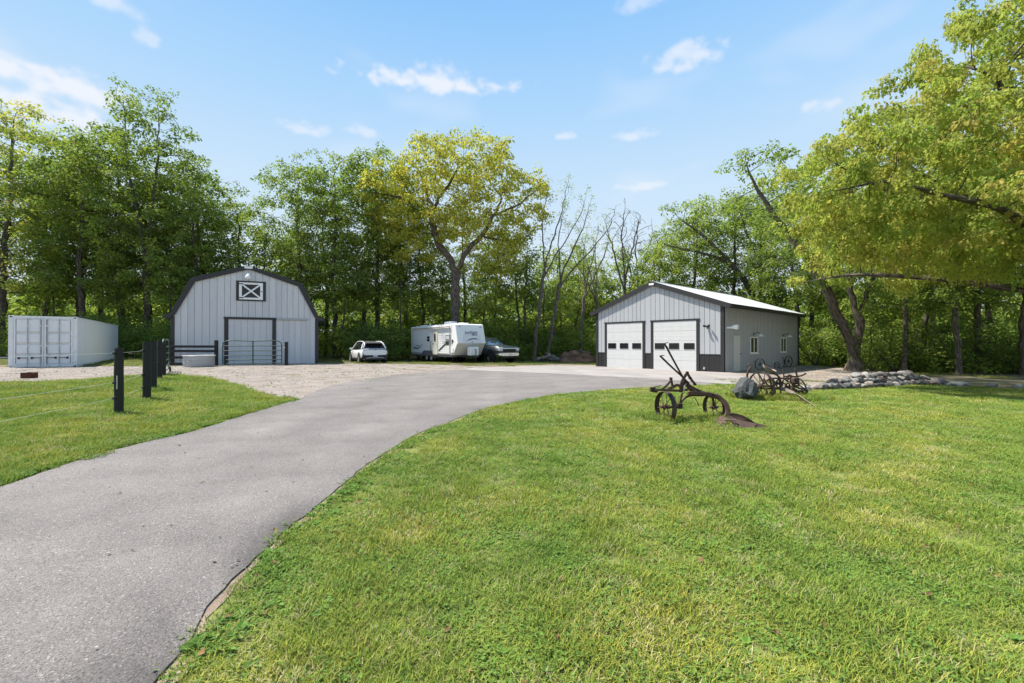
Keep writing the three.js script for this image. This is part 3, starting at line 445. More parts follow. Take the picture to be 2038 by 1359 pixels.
// the great oak that overhangs the lawn from the right
tree('oak_tree', { seed: 401, girth: 0.45, step: 0.42, tip: 0.010, trunks: [[[0, -0.25, 0], [0, 2.4, 0], [-0.3, 4.6, 0.2], [-0.4, 7.5, 0.3], [0, 11, 0], [0.3, 14, 0]], [[-0.1, 3.2, 0], [-1.8, 4.9, 0.6], [-4.4, 6.3, 0.2], [-7.0, 7.0, 0.6], [-8.8, 7.6, 1.0]], [[-0.2, 3.8, 0.1], [-2.6, 5.2, 1.6], [-5.4, 6.0, 2.4], [-8.2, 6.8, 2.2], [-9.8, 6.6, 2.0]], [[-0.3, 4.8, 0.2], [-2.8, 7.0, -0.6], [-5.4, 8.4, -0.4], [-7.6, 9.4, 0]], [[-0.4, 6.4, 0.2], [-2.2, 9.2, 1.2], [-4.2, 11.2, 1.0]], [[-0.1, 3.4, 0], [-1.8, 4.4, -2.6], [-3.8, 5.0, -5.2], [-5.6, 4.8, -7]], [[0, 4.0, 0], [2.4, 6.4, 1.2], [5.0, 8.4, 1.0]], [[0, 3.8, 0.2], [-0.6, 5.4, 3.0], [-1.8, 6.4, 5.8], [-2.8, 7.4, 7]], [[0, 4.2, 0], [1.6, 6.0, -2.6], [2.8, 8, -5.4]]],
  lobes: [{ c: [-7.6, 7.3, 0.8], r: [3.4, 2.0, 3.4], n: 420 }, { c: [-5.4, 8.6, 0.4], r: [3.6, 2.4, 4], n: 460 }, { c: [-3.0, 11.0, 0.5], r: [3.2, 2.6, 4], n: 360 }, { c: [-0.6, 13.2, 0], r: [3.6, 3.2, 4.2], n: 300 }, { c: [-4.2, 5.8, 3.4], r: [3.6, 1.5, 3], n: 240 }, { c: [-7.4, 5.7, 0.7], r: [2.8, 0.9, 2.4], n: 230 }, { c: [-3.2, 4.8, 0.5], r: [2.8, 0.9, 2.4], n: 190 }, { c: [-4.6, 6.0, -2.4], r: [3.4, 1.4, 3.4], n: 260 }, { c: [-2.2, 7.6, 5.4], r: [4, 2.6, 3], n: 260 }, { c: [3.5, 9.5, 0], r: [4, 4, 5], n: 260 }, { c: [-2, 7, -5.4], r: [4.2, 3, 3.4], n: 280 }, { c: [2.5, 8, -5], r: [4, 3.4, 3.6], n: 140 }], kill: 0.62, reach: 3.2, leafiness: 2.3, leafDepth: 4, leafFrom: 2.2, loose: 0.75, sprays: SPRAY.big, pal: PAL.olive, size: 1.25, up: 0.03, wobble: 2 }, at(20.2, 16.2), 'huge oak with yellow-green leaves hanging over the lawn from the right edge');

// ---------------------------------------------------------------- undergrowth and far woods
const shrubKinds = [0, 1, 2].map((i) => ({ seed: 501 + i, girth: 0.06, step: 0.35, trunks: [[[0, -0.1, 0], [0.2, 0.8, 0], [0.5, 1.7, 0.1]], [[0, 0.1, 0], [-0.5, 0.9, 0.3], [-0.8, 1.6, 0.3]], [[0, 0.1, 0], [0.1, 0.9, -0.6], [0, 1.6, -0.9]]], lobes: [{ c: [0, 1.3, 0], r: [1.5, 1.2, 1.5], n: 170 }, { c: [0.3, 0.6, 0.2], r: [1.5, 0.6, 1.5], n: 60 }], kill: 0.4, reach: 3, leafiness: 1.2, leafDepth: 4, sprays: SPRAY.shrub, pal: [PAL.green, PAL.fresh, PAL.deep][i], size: 0.75, tip: 0.008 }));
const shrubs = [];
{
  const R = rng(600), put = (x, d, s, i, label) => { if (!shrubs[i]) { const t = thing('shrub', label, 'shrub', at(x, d), R() * 6, 'shrubs at the foot of the woods'), g = grow(shrubKinds[i]); mesh('stems', g.branches ?? g.trunk, M.bark, t); foliage('foliage', g.spots, shrubKinds[i].sprays, shrubKinds[i].pal, shrubKinds[i].size, g.R, t); t.scale.setScalar(s); shrubs[i] = t; } else copyOf(shrubs[i], label, at(x, d), R() * 6, s); };
  const rows = [[-38, -26, 35.5, 6, 'leafy shrubs low behind the white container'], [-24.5, -22.6, 37, 2, 'leafy shrubs beside the left wall of the barn'], [-13.4, -10.6, 38.2, 5, 'leafy shrubs between the barn and the white SUV'], [-9.4, -4.5, 42.5, 4, 'leafy shrubs behind the travel trailer'], [-2.6, 2.5, 41.5, 4, 'leafy shrubs behind the pickup truck'], [2.8, 8.6, 44.5, 4, 'leafy shrubs behind the stone and brush piles'], [22.0, 26.5, 33.0, 4, 'leafy shrubs right of the garage rear corner'], [22.6, 25.5, 27.5, 3, 'leafy shrubs behind the stone wall'], [26.5, 33, 26.5, 5, 'leafy shrubs shaded at the right edge']];
  const nth = ['leftmost', 'second', 'third', 'fourth', 'fifth', 'sixth', 'seventh', 'eighth', 'ninth']; for (const [x0, x1, d, n, label] of rows) for (let i = 0; i < n; i++) put(lerp(x0, x1, (i + 0.5 + (R() - 0.5) * 0.5) / n), d + (R() - 0.5) * 1.6, 0.8 + R() * 0.9, (R() * 3) | 0, i ? `${nth[i]} from the left of the ${label}` : `leftmost of the ${label}`);
}
{ // low leaf mass between and behind the trunks, too dense to tell plants apart
  const R = rng(610), near = [], far = [], ok = (x, d) => d > 36 || x > 21 || x < -25;
  for (let i = 0; i < 7800; i++) { const x = -62 + R() * 112, d = 33 + R() * 18; if (!ok(x, d) || (d < 39 && x > -21 && x < 9) || (x > 9 && x < 22 && d < 40)) continue; const pt = n2(x * 0.16, d * 0.2) + 0.5 * n2(x * 0.6, d * 0.6); if (pt < -0.35) continue; const h = (1.9 + 2.2 * pt) * Math.pow(R(), 0.8); near.push(V(x, G(x, d) + 0.1 + Math.max(0, h), -d)); }
  for (let i = 0; i < 1700; i++) { const x = 20 + R() * 26, d = 25.5 + R() * 14; if (x < 24.5 && d < 33) continue; near.push(V(x, G(x, d) + 0.1 + R() * (0.9 + 0.9 * n2(x * 0.3, d * 0.3)), -d)); }
  for (let i = 0; i < 11000; i++) { const x = -95 + R() * 190, d = 51 + R() * 22, top = 8 + 2.6 * n2(x * 0.1, d * 0.1); far.push(V(x, G(x, d) + R() * top, -d)); }
  const g = new THREE.Group(); g.name = 'undergrowth'; g.userData = { kind: 'stuff', label: 'dense low green undergrowth filling the woods between the trunks', category: 'undergrowth' }; scene.add(g); foliage('leaves', near, SPRAY.shrub, [...PAL.fresh, ...PAL.green, ...PAL.fresh], 1.2, R, g);
  const f = new THREE.Group(); f.name = 'far_woods'; f.userData = { kind: 'stuff', label: 'far mass of woodland leaves behind all the trees', category: 'woods' }; scene.add(f); foliage('leaves', far, SPRAY.maple, [...PAL.fresh, ...PAL.green], 2.1, R, f);
}

// ---------------------------------------------------------------- grass and small plants
function tuft(seed, n, h, w, rad, bend) {
  const R = rng(seed), pos = [], idx = [];
  for (let i = 0; i < n; i++) {
    const a = R() * 6.283, r = rad * Math.sqrt(R()), x = Math.cos(a) * r, z = Math.sin(a) * r, t = R() * 6.283, H = h * (0.45 + 0.75 * R()), b = bend * (0.3 + R()) * H, W = w * (0.6 + 0.7 * R()), dx = Math.cos(t), dz = Math.sin(t), o = pos.length / 3;
    pos.push(x - dz * W, -0.01, z + dx * W, x + dz * W, -0.01, z - dx * W, x - dz * W * 0.8 + dx * b * 0.35, H * 0.6, z + dx * W * 0.8 + dz * b * 0.35, x + dz * W * 0.8 + dx * b * 0.35, H * 0.6, z - dx * W * 0.8 + dz * b * 0.35, x + dx * b, H, z + dz * b);
    idx.push(o, o + 1, o + 3, o, o + 3, o + 2, o + 2, o + 3, o + 4);
  }
  const g = new THREE.BufferGeometry(); g.setAttribute('position', new THREE.Float32BufferAttribute(pos, 3)); g.setIndex(idx); const f = g.toNonIndexed(); f.computeVertexNormals(); return f;
}
const TUFT = [tuft(1, 20, 0.042, 0.0024, 0.075, 0.9), tuft(2, 20, 0.035, 0.0027, 0.075, 1.3), tuft(3, 20, 0.05, 0.0022, 0.07, 1.0)];
const CLOVER = [spray(31, 24, 0.021, 0.085, 0.2, 0.1).translate(0, 0.024, 0)];
const ROSETTE = [spray(21, 9, 0.07, 0.02, 0.1, -0.25), spray(22, 7, 0.09, 0.025, 0.1, -0.2)];
const inView = (x, d, m = 3) => d > -1 && Math.abs(x) < 1.16 * d + m;
const dApprox = edgeTo;
const GRASS = [[0.225, 0.29, 0.038], [0.275, 0.325, 0.05], [0.17, 0.255, 0.033], [0.315, 0.335, 0.06], [0.135, 0.215, 0.028]], STRAW = [0.44, 0.385, 0.2];
function instanced(name, geos, mat, list, R, color) { // list: [x, d, scale, lift]
  const g = new THREE.Group(); g.name = name; g.userData.kind = 'stuff'; scene.add(g);
  geos.forEach((geo, k) => { const mine = list.filter((_, i) => i % geos.length === k), im = lit(new THREE.InstancedMesh(geo, mat, mine.length)), m = new THREE.Matrix4(), q = new THREE.Quaternion(), c = new THREE.Color(), up = V(0, 1, 0); mine.forEach(([x, d, s, l = 0, sy = 1], i) => { q.setFromAxisAngle(up, R() * 6.283); im.setMatrixAt(i, m.compose(V(x, G(x, d) + l, -d), q, V(s, s * sy, s))); im.setColorAt(i, c.setRGB(...color(x, d, R))); }); im.name = name + '_patch'; im.userData.kind = 'stuff'; g.add(im); });
  return g;
}
const grassColor = (x, d, R) => { const a = GRASS[(R() * 5) | 0], p = n2(x * 0.45 + 50, d * 0.45), p2 = n2(x * 1.6, d * 1.6 + 40), straw = R() < 0.04 + 0.12 * clamp(p2 + 0.1) + 0.06 * clamp(p); const k = (0.8 + 0.4 * R()) * (1 + 0.11 * p + 0.08 * p2); return straw ? STRAW.map((v) => v * k) : [a[0] * k * (1 + 0.18 * p), a[1] * k, a[2] * k]; };
{
  const R = rng(700), list = [], plough = [3.6, 8.6];
  const rings = [[1.0, 3, 900, 1], [3, 5, 640, 1.05], [5, 8, 380, 1.25], [8, 12, 210, 1.6], [12, 17, 110, 2.1], [17, 24, 60, 2.6]];
  for (const [d0, d1, dens, s] of rings) {
    const w = 1.16 * d1 + 3, n = Math.round((d1 - d0) * 2 * w * dens);
    for (let i = 0; i < n; i++) {
      const x = (R() * 2 - 1) * w, d = lerp(d0, d1, R()); if (!inView(x, d, 2) || x > 27 || x < -25) continue;
      const right = inside(lawnRight, x, d), left = !right && inside(lawnLeft, x, d); if (!right && !left) continue;
      const e = right ? dApprox(driveRight, x, d) : dApprox(driveLeft, x, d); if (e < 0.045 + 0.05 * n2(x * 4, d * 4)) continue;
      const stripe = right && Math.sin(e * 5.2 + 0.5 * n2(x * 0.6, d * 0.6)) > 0.55, bare = n2(x * 1.1 + 20, d * 1.1); if (bare > 0.72 && R() < 0.6) continue;
      const tall = left ? 1.3 + 0.5 * ss(3, 8, -x - 4) : 1;
      list.push([x, d, s * (0.8 + 0.4 * R()), 0, (tall * (stripe ? 0.7 : 1) * (1 + 0.25 * n2(x * 0.8, d * 0.8))) / Math.sqrt(s)]);
    }
  }
  for (let i = 0; i < 2600; i++) { const x = 3.6 + (R() - 0.5) * 2.4, d = 8.7 + (R() - 0.5) * 2; const q = Math.hypot((x - 3.5) / 1.1, (d - 8.75) / 0.6); if (q > 1 || R() < q * 0.6) continue; list.push([x, d, 1.3, 0, 1.9]); }
  for (let i = 0; i < 1800; i++) { const x = 7.5 + (R() - 0.5) * 3, d = 12.4 + (R() - 0.5) * 1.6; if (Math.hypot((x - 7.5) / 1.4, (d - 12.4) / 0.7) > 1) continue; list.push([x, d, 1.6, 0, 2.0]); }
  const g = instanced('lawn_grass', TUFT, M.grass, list, R, grassColor); g.userData.label = 'short mown grass covering both lawns'; g.userData.category = 'grass';
  const cl = instanced('clover', CLOVER, M.grass, list.filter((e, i) => i % 6 === 0 && n2(e[0] * 0.9 + 3, e[1] * 0.9) > -0.25), R, (x, d, q2) => { const k = 0.8 + 0.4 * q2(); return [0.13 * k, 0.23 * k, 0.04 * k]; }); cl.userData.label = 'small clover leaves growing through the lawns'; cl.userData.category = 'clover';
  // weeds: broad leaves along the asphalt edge and here and there in the lawn
  const weeds = [];
  for (let i = 0; i < 120000; i++) { const d = 1 + R() * 13, x = -7 + R() * 9.5; const right = inside(lawnRight, x, d), left = !right && inside(lawnLeft, x, d); if (!right && !left) continue; const e = right ? dApprox(driveRight, x, d) : dApprox(driveLeft, x, d); if (e < 0.04 || R() > 0.012 + 0.95 * Math.exp(-(e * e) / 0.03) * ss(-0.6, 0.3, n2(x * 1.6, d * 1.6))) continue; weeds.push([x, d, 0.3 + R() * 0.4, 0.012]); }
  const w = instanced('weeds', ROSETTE, M.grass, weeds, R, (x, d, q) => { const k = 0.85 + 0.4 * q(); return [0.11 * k, 0.21 * k, 0.035 * k]; }); w.userData.label = 'broad-leaved weeds along the edges of the driveway'; w.userData.category = 'weeds';
  // fallen leaves
  const dead = [];
  for (let i = 0; i < 2600; i++) { const d = 1.2 + R() * 15, x = (R() * 2 - 1) * (1.16 * d + 1.5), on = inside(lawnRight, x, d) || inside(lawnLeft, x, d); if (on && i % 4 === 0) dead.push([x, d, 0.6 + R() * 0.7, 0.03]); else if (i % 9 === 0 && inside(asphaltPoly, x, d)) dead.push([x, d, 0.5 + R() * 0.5, 0.026]); }
  const fl = instanced('fallen_leaves', [spray(41, 1, 0.045, 0.01, 0.1, 0.1), spray(42, 2, 0.03, 0.03, 0.05, 0.1)], M.grass, dead, R, (x, d, q2) => { const k = 0.6 + 0.8 * q2(); return [0.2 * k, 0.12 * k, 0.055 * k]; }); fl.userData.label = 'dry brown leaves scattered over lawn and driveway'; fl.userData.category = 'leaves';
  // rough grass on the bare ground before the woods and round the container
  const rough = [];
  for (let i = 0; i < 16000; i++) { const x = -34 + R() * 60, d = 22 + R() * 18; if (inside(gravelYard, x, d) || inside(gravelPath, x, d) || inside(padPoly, x, d) || !inView(x, d)) continue; const a = n2(x * 0.35, d * 0.5) + 0.25 * n2(x * 1.3, d * 1.3); if (a < -0.1 && !inside(lawnBack, x, d)) continue; rough.push([x, d, 2.0 + R() * 1.2, 0, 0.35 + R() * 0.55]); }
  for (let i = 0; i < 2200; i++) { const x = -26 + R() * 24, d = 13 + R() * 17; if (!inside(gravelYard, x, d) || n2(x * 0.5 + 7, d * 0.9) < 0.32) continue; rough.push([x, d, 1.6 + R(), 0, 0.5]); }
  for (let i = 0; i < 900; i++) { const x = 8.6 + R() * 5, d = 15 + R() * 4; if (!inside(gravelPath, x, d) || n2(x * 0.8, d * 0.9) < 0.2) continue; rough.push([x, d, 1.4 + R(), 0, 1]); }
  const rg = instanced('rough_grass', TUFT, M.grass, rough, R, (x, d, q) => { const k = 0.8 + 0.4 * q(); return q() < 0.25 ? [0.28 * k, 0.24 * k, 0.1 * k] : [0.17 * k, 0.22 * k, 0.035 * k]; }); rg.userData.label = 'patchy rough grass between the gravel and the woods'; rg.userData.category = 'grass';
  // loose stones on gravel, twigs on the asphalt
  const peb = [], pg = [0, 1].map((i) => { const g = new THREE.IcosahedronGeometry(0.02, 0), p = g.attributes.position; for (let k = 0; k < p.count; k++) p.setXYZ(k, p.getX(k) * (1 + 0.3 * n3(p.getX(k) * 60, i, 0)), p.getY(k) * 0.6, p.getZ(k) * (1 + 0.3 * n3(i, p.getZ(k) * 60, 3))); g.computeVertexNormals(); return g; });
  for (let i = 0; i < 9000; i++) { const x = -26 + R() * 50, d = 10.5 + R() * 21; if ((!inside(gravelYard, x, d) && !inside(gravelPath, x, d)) || inside(asphaltPoly, x, d) || inside(padPoly, x, d)) continue; peb.push([x, d, 0.6 + R() * R() * 2.2, 0.014]); }
  for (let i = 0; i < 260; i++) { const d = 1.5 + R() * 9, x = -1.6 - R() * 3.4; if (!inside(asphaltPoly, x, d)) continue; peb.push([x, d, 0.15 + R() * R() * 0.4, 0.033]); }
  const ps = instanced('pebbles', pg, std(1, 0.9), peb, R, (x, d, q) => { const k = 0.12 + 0.4 * q(); return [k, k * 0.93, k * 0.86]; }); ps.userData.label = 'loose pebbles scattered over the gravel'; ps.userData.category = 'pebbles';
}
// ---------------------------------------------------------------- garage
// a board with straight sides whose top may slope: x0..x1, bottom y, tops at both sides, from z0 to z1
function slopedBoard(x0, x1, y, t0, t1, z0, z1) {
  const p = [[x0, y, z0], [x1, y, z0], [x1, t1, z0], [x0, t0, z0], [x0, y, z1], [x1, y, z1], [x1, t1, z1], [x0, t0, z1]], f = [[0, 2, 1], [0, 3, 2], [4, 5, 6], [4, 6, 7], [0, 1, 5], [0, 5, 4], [3, 7, 6], [3, 6, 2], [0, 4, 7], [0, 7, 3], [1, 2, 6], [1, 6, 5]];
  const pos = [], uv = []; for (const t of f) for (const i of t) { pos.push(...p[i]); uv.push(p[i][0], p[i][1] * 0.25); }
  const g = new THREE.BufferGeometry(); g.setAttribute('position', new THREE.Float32BufferAttribute(pos, 3)); g.setAttribute('uv', new THREE.Float32BufferAttribute(uv, 2)); g.computeVertexNormals(); return g;
}
function columns(x0, x1, cuts, w) { const xs = [x0, ...cuts.filter((c) => c > x0 && c < x1).sort((a, b) => a - b), x1], out = []; for (let i = 0; i < xs.length - 1; i++) { const n = Math.max(1, Math.round((xs[i + 1] - xs[i]) / w)); for (let k = 0; k < n; k++) out.push([lerp(xs[i], xs[i + 1], k / n), lerp(xs[i], xs[i + 1], (k + 1) / n)]); } return out; }
{
  const W = GAR.W, L = GAR.L, H = 3.72, R = rng(800), slope = 0.36, mid = W / 2, top = (x) => 5.32 - slope * Math.abs(x - mid);
  const g = thing('garage', 'grey steel garage with two white overhead doors and black trim', 'garage', [GAR.x, GAR.y, -GAR.d], GAR.a);
  const doors = [[1.49, 4.14], [4.88, 7.53]], dt = 2.86, tr = 0.17;
  const under = (x) => top(x) - 0.17;
  // inner shell
  mesh('wall', [slopedBoard(0.02, mid, -0.2, under(0.02) - 0.02, under(mid) - 0.02, 0.03, 0.12), slopedBoard(mid, W - 0.02, -0.2, under(mid) - 0.02, under(W) - 0.02, 0.03, 0.12), slopedBoard(0.02, mid, -0.2, under(0.02), under(mid), L - 0.12, L), slopedBoard(mid, W - 0.02, -0.2, under(mid), under(W), L - 0.12, L), span(0.03, 0.12, -0.2, H - 0.05, 0.12, L - 0.12), span(W - 0.12, W - 0.01, -0.2, H - 0.05, 0.12, L - 0.12)], M.siding[1], g);
  const cuts = [0.16, W - 0.16]; for (const [a, b] of doors) cuts.push(a - tr, b + tr);
  for (const [a, b] of columns(0, W, cuts, 0.3)) {
    if (b < 0.17 || a > W - 0.17) continue;
    const c = (a + b) / 2, over = doors.some(([p, q]) => c > p - tr && c < q + tr), y = over ? dt + 0.10 : 0.97;
    const k = 0.013; if (a < mid && b > mid) { mesh('siding_panel', slopedBoard(a + k, b - k, y, under(a), under(b), -0.004, 0.027), M.siding[0], g); } else mesh('siding_panel', slopedBoard(a + k, b - k, y, under(a), under(b), -0.004, 0.027), M.siding[(R() * 3) | 0], g);
    if (!over) mesh('wainscot_panel', span(a + k, b - k, -0.1, 0.955, -0.006, 0.027), M.wainscot[(R() * 2) | 0], g);
  }
  for (const [a, b] of [[0.16, 1.49 - tr], [4.14 + tr, 4.88 - tr], [7.53 + tr, W - 0.16]]) mesh('wainscot_cap', span(a, b, 0.945, 0.985, -0.02, 0.03), M.trim, g);
  for (const x of [0.07, W - 0.07]) mesh('corner_trim', span(x - 0.09, x + 0.09, -0.1, under(x) - 0.01, -0.028, 0.15), M.trim, g);
  for (const [a, b] of doors) {
    mesh('door_trim', [span(a - tr, a, -0.05, dt + 0.02, -0.03, 0.029), span(b, b + tr, -0.05, dt + 0.02, -0.03, 0.029), span(a - tr - 0.03, b + tr + 0.03, dt + 0.02, dt + 0.10, -0.04, 0.029)], M.trim, g);
    const d = new THREE.Group(); d.name = 'overhead_door'; g.add(d); const n = 5, h = dt / n;
    for (let i = 0; i < n; i++) {
      mesh('door_section', rbox(b - a - 0.004, h - 0.012, 0.045, 0.006, (a + b) / 2, h * (i + 0.5), 0.005, 1), M.doorWhite, d);
      mesh('section_groove', box(b - a - 0.1, 0.008, 0.006, (a + b) / 2, h * (i + 0.5), -0.0185), M.white, d);
    }
    for (let i = 0; i < 3; i++) { const c = lerp(a, b, (i + 0.5) / 3) + (i - 1) * 0.03, w = new THREE.Group(); w.name = 'door_window'; d.add(w); mesh('window_frame', [span(c - 0.31, c + 0.31, 1.24, 1.27, -0.035, -0.015), span(c - 0.31, c + 0.31, 1.56, 1.59, -0.035, -0.015), span(c - 0.31, c - 0.28, 1.27, 1.56, -0.035, -0.015), span(c + 0.28, c + 0.31, 1.27, 1.56, -0.035, -0.015)], M.black, w); mesh('pane', span(c - 0.28, c + 0.28, 1.27, 1.56, -0.026, -0.016), M.glass, w); }
    mesh('door_seal', span(a, b, -0.03, 0.006, -0.02, 0.03), M.rubber, d);
  }
  // roof: two slopes with ribs, dark edges
  for (const s of [-1, 1]) {
    const ang = Math.atan(slope), run = mid + 0.42, len = run / Math.cos(ang), roof = new THREE.Group(); roof.name = 'roof_slope'; g.add(roof);
    roof.position.set(mid, 5.32, 0); roof.rotation.z = s > 0 ? -ang : Math.PI + ang; const up = s > 0 ? 1 : -1;
    const deck = mesh('roof_sheet', span(0, len, Math.min(-0.035 * up, 0), Math.max(-0.035 * up, 0), -0.09, L + 0.3), M.roofSteel, roof);
    const ribs = []; for (let z = 0; z < L + 0.25; z += 0.3) ribs.push(span(0.02, len, Math.min(0, 0.022 * up), Math.max(0, 0.022 * up), z - 0.018, z + 0.018)); const rb = mesh('roof_rib', ribs, M.roofSteel, roof); rb.userData.kind = 'stuff';
    mesh('gable_fascia', [span(-0.02, len, Math.min(-0.25 * up, 0.012 * up), Math.max(-0.25 * up, 0.012 * up), -0.13, -0.092), span(0, len - 0.03, Math.min(-0.2 * up, -0.17 * up), Math.max(-0.2 * up, -0.17 * up), -0.09, -0.01)], M.trim, roof);
    mesh('rear_fascia', span(0, len, Math.min(-0.25 * up, 0), Math.max(-0.25 * up, 0), L + 0.302, L + 0.33), M.trim, roof);
  }
  for (const x of [-0.46, W + 0.36]) mesh('eave_fascia', span(x, x + 0.1, 3.48, 3.66, -0.11, L + 0.31), M.trim, g);
  for (const [a, b] of [[-0.36, -0.01], [W + 0.01, W + 0.36]]) mesh('soffit', span(a, b, 3.52, 3.55, -0.08, L + 0.28), M.trim, g);
  mesh('ridge_cap', [span(mid - 0.1, mid + 0.1, 5.315, 5.345, -0.12, L + 0.32)], M.roofSteel, g);
  mesh('name_plate', span(mid - 0.16, mid + 0.16, 5.08, 5.2, -0.15, -0.132), M.white, g);
  // long side: narrow ribbed sheets
  { const s = [], wn = [[3.6, 4.78], [8.85, 10.0]]; for (const [a, b] of columns(0.17, L - 0.1, [1.18, 2.2, 3.55, 4.83, 8.8, 10.05], 0.24)) { const c = (a + b) / 2, door = c > 1.18 && c < 2.2, win = wn.some(([p, q]) => c > p - 0.06 && c < q + 0.06); const add = (y0, y1) => { s.push(span(-0.006, 0.028, y0, y1, a + 0.012, b - 0.03), span(-0.028, 0.026, y0, y1, b - 0.03, b)); }; if (door) add(2.06, H - 0.2); else if (win) { add(-0.1, 0.93); add(2.02, H - 0.2); } else add(-0.1, H - 0.2); } const m = mesh('side_siding', s, M.siding[1], g); m.userData.kind = 'stuff'; }
  { const d = new THREE.Group(); d.name = 'side_door'; g.add(d); mesh('door_slab', rbox(0.04, 2.0, 0.9, 0.006, -0.005, 1.0, 1.69, 1), M.doorWhite, d); mesh('door_frame', [span(-0.035, 0.028, -0.02, 2.05, 1.18, 1.235), span(-0.035, 0.028, -0.02, 2.05, 2.145, 2.2), span(-0.035, 0.028, 2.005, 2.055, 1.236, 2.144)], M.siding[2], d); mesh('door_handle', [rod([-0.03, 0.98, 2.05], [-0.09, 0.98, 2.05], 0.014), rbox(0.03, 0.05, 0.05, 0.01, -0.1, 0.98, 2.05)], M.black, d); }
  for (const [p, q] of [[3.6, 4.78], [8.85, 10.0]]) {
    const w = new THREE.Group(); w.name = 'side_window'; g.add(w); const f = 0.07, y0 = 0.98, y1 = 1.97;
    mesh('frame', [span(-0.05, 0.029, y0, y1, p, p + f), span(-0.05, 0.029, y0, y1, q - f, q), span(-0.05, 0.029, y1 - f, y1, p + f, q - f), span(-0.05, 0.029, y0, y0 + f, p + f, q - f)], M.white, w);
    mesh('mullion', span(-0.045, 0.02, y0 + f, y1 - f, (p + q) / 2 - 0.03, (p + q) / 2 + 0.03), M.white, w); mesh('sill', span(-0.085, -0.03, y0 - 0.05, y0 - 0.003, p - 0.04, q + 0.04), M.white, w);
    mesh('pane', span(-0.012, -0.004, y0 + f, y1 - f, p + f, (p + q) / 2 - 0.03), M.glass, w); mesh('pane', span(-0.012, -0.004, y0 + f, y1 - f, (p + q) / 2 + 0.03, q - f), M.glass, w);
    const l = new THREE.Group(); l.name = 'wall_lamp'; g.add(l); const c = (p + q) / 2 - 0.1; mesh('mounting_plate', align(new THREE.CylinderGeometry(0.06, 0.06, 0.03, 12), V(-0.02, 2.12, c), V(-0.05, 2.12, c)), M.black, l);
    mesh('gooseneck', tube([[-0.05, 2.12, c], [-0.18, 2.2, c], [-0.36, 2.2, c], [-0.42, 2.12, c]], 0.014), M.black, l); mesh('lamp_shade', new THREE.LatheGeometry([[0.03, 0.13], [0.05, 0.1], [0.07, 0.06], [0.19, -0.02], [0.2, -0.035]].map((p2) => new THREE.Vector2(...p2)), 16).translate(-0.42, 2.02, c), M.white, l);
  }
  { const v = new THREE.Group(); v.name = 'vent_pipe'; g.add(v); mesh('pipe', rod([-0.02, 2.42, 0.32], [-0.4, 2.42, 0.32], 0.06, 0.06, 14), M.white, v); mesh('elbow', rbox(0.18, 0.2, 0.18, 0.04, -0.42, 2.44, 0.34), M.white, v); mesh('cap', rbox(0.12, 0.24, 0.24, 0.02, -0.55, 2.44, 0.34), M.white, v); }
  { const c = new THREE.Group(); c.name = 'security_light'; g.add(c); mesh('base', rbox(0.12, 0.12, 0.05, 0.015, 0.84, 2.5, -0.03), M.black, c); for (const s of [-1, 1]) mesh('lamp_head', align(new THREE.CylinderGeometry(0.065, 0.045, 0.16, 12), V(0.84 + s * 0.07, 2.5, -0.08), V(0.84 + s * 0.15, 2.53, -0.22)), M.black, c); mesh('sensor', rbox(0.07, 0.07, 0.07, 0.02, 0.84, 2.41, -0.08), M.black, c); }
  { const o = new THREE.Group(); o.name = 'outlet'; g.add(o); mesh('cover', rbox(0.09, 0.12, 0.05, 0.012, 1.04, 0.2, -0.03), M.white, o); mesh('lid', rbox(0.07, 0.06, 0.03, 0.01, 1.04, 0.23, -0.06), M.galv, o); }
  mesh('floor_edge', span(-0.05, W + 0.05, -0.3, -0.035, -0.3, 0.02), M.concrete.clone(), g).material.vertexColors = false;
  mesh('downspout', [span(-0.1, -0.03, 0.1, 3.5, L - 0.14, L - 0.06), bar([-0.065, 0.1, L - 0.1], [-0.3, -0.02, L - 0.1], 0.07, 0.07)], M.trim, g);
}
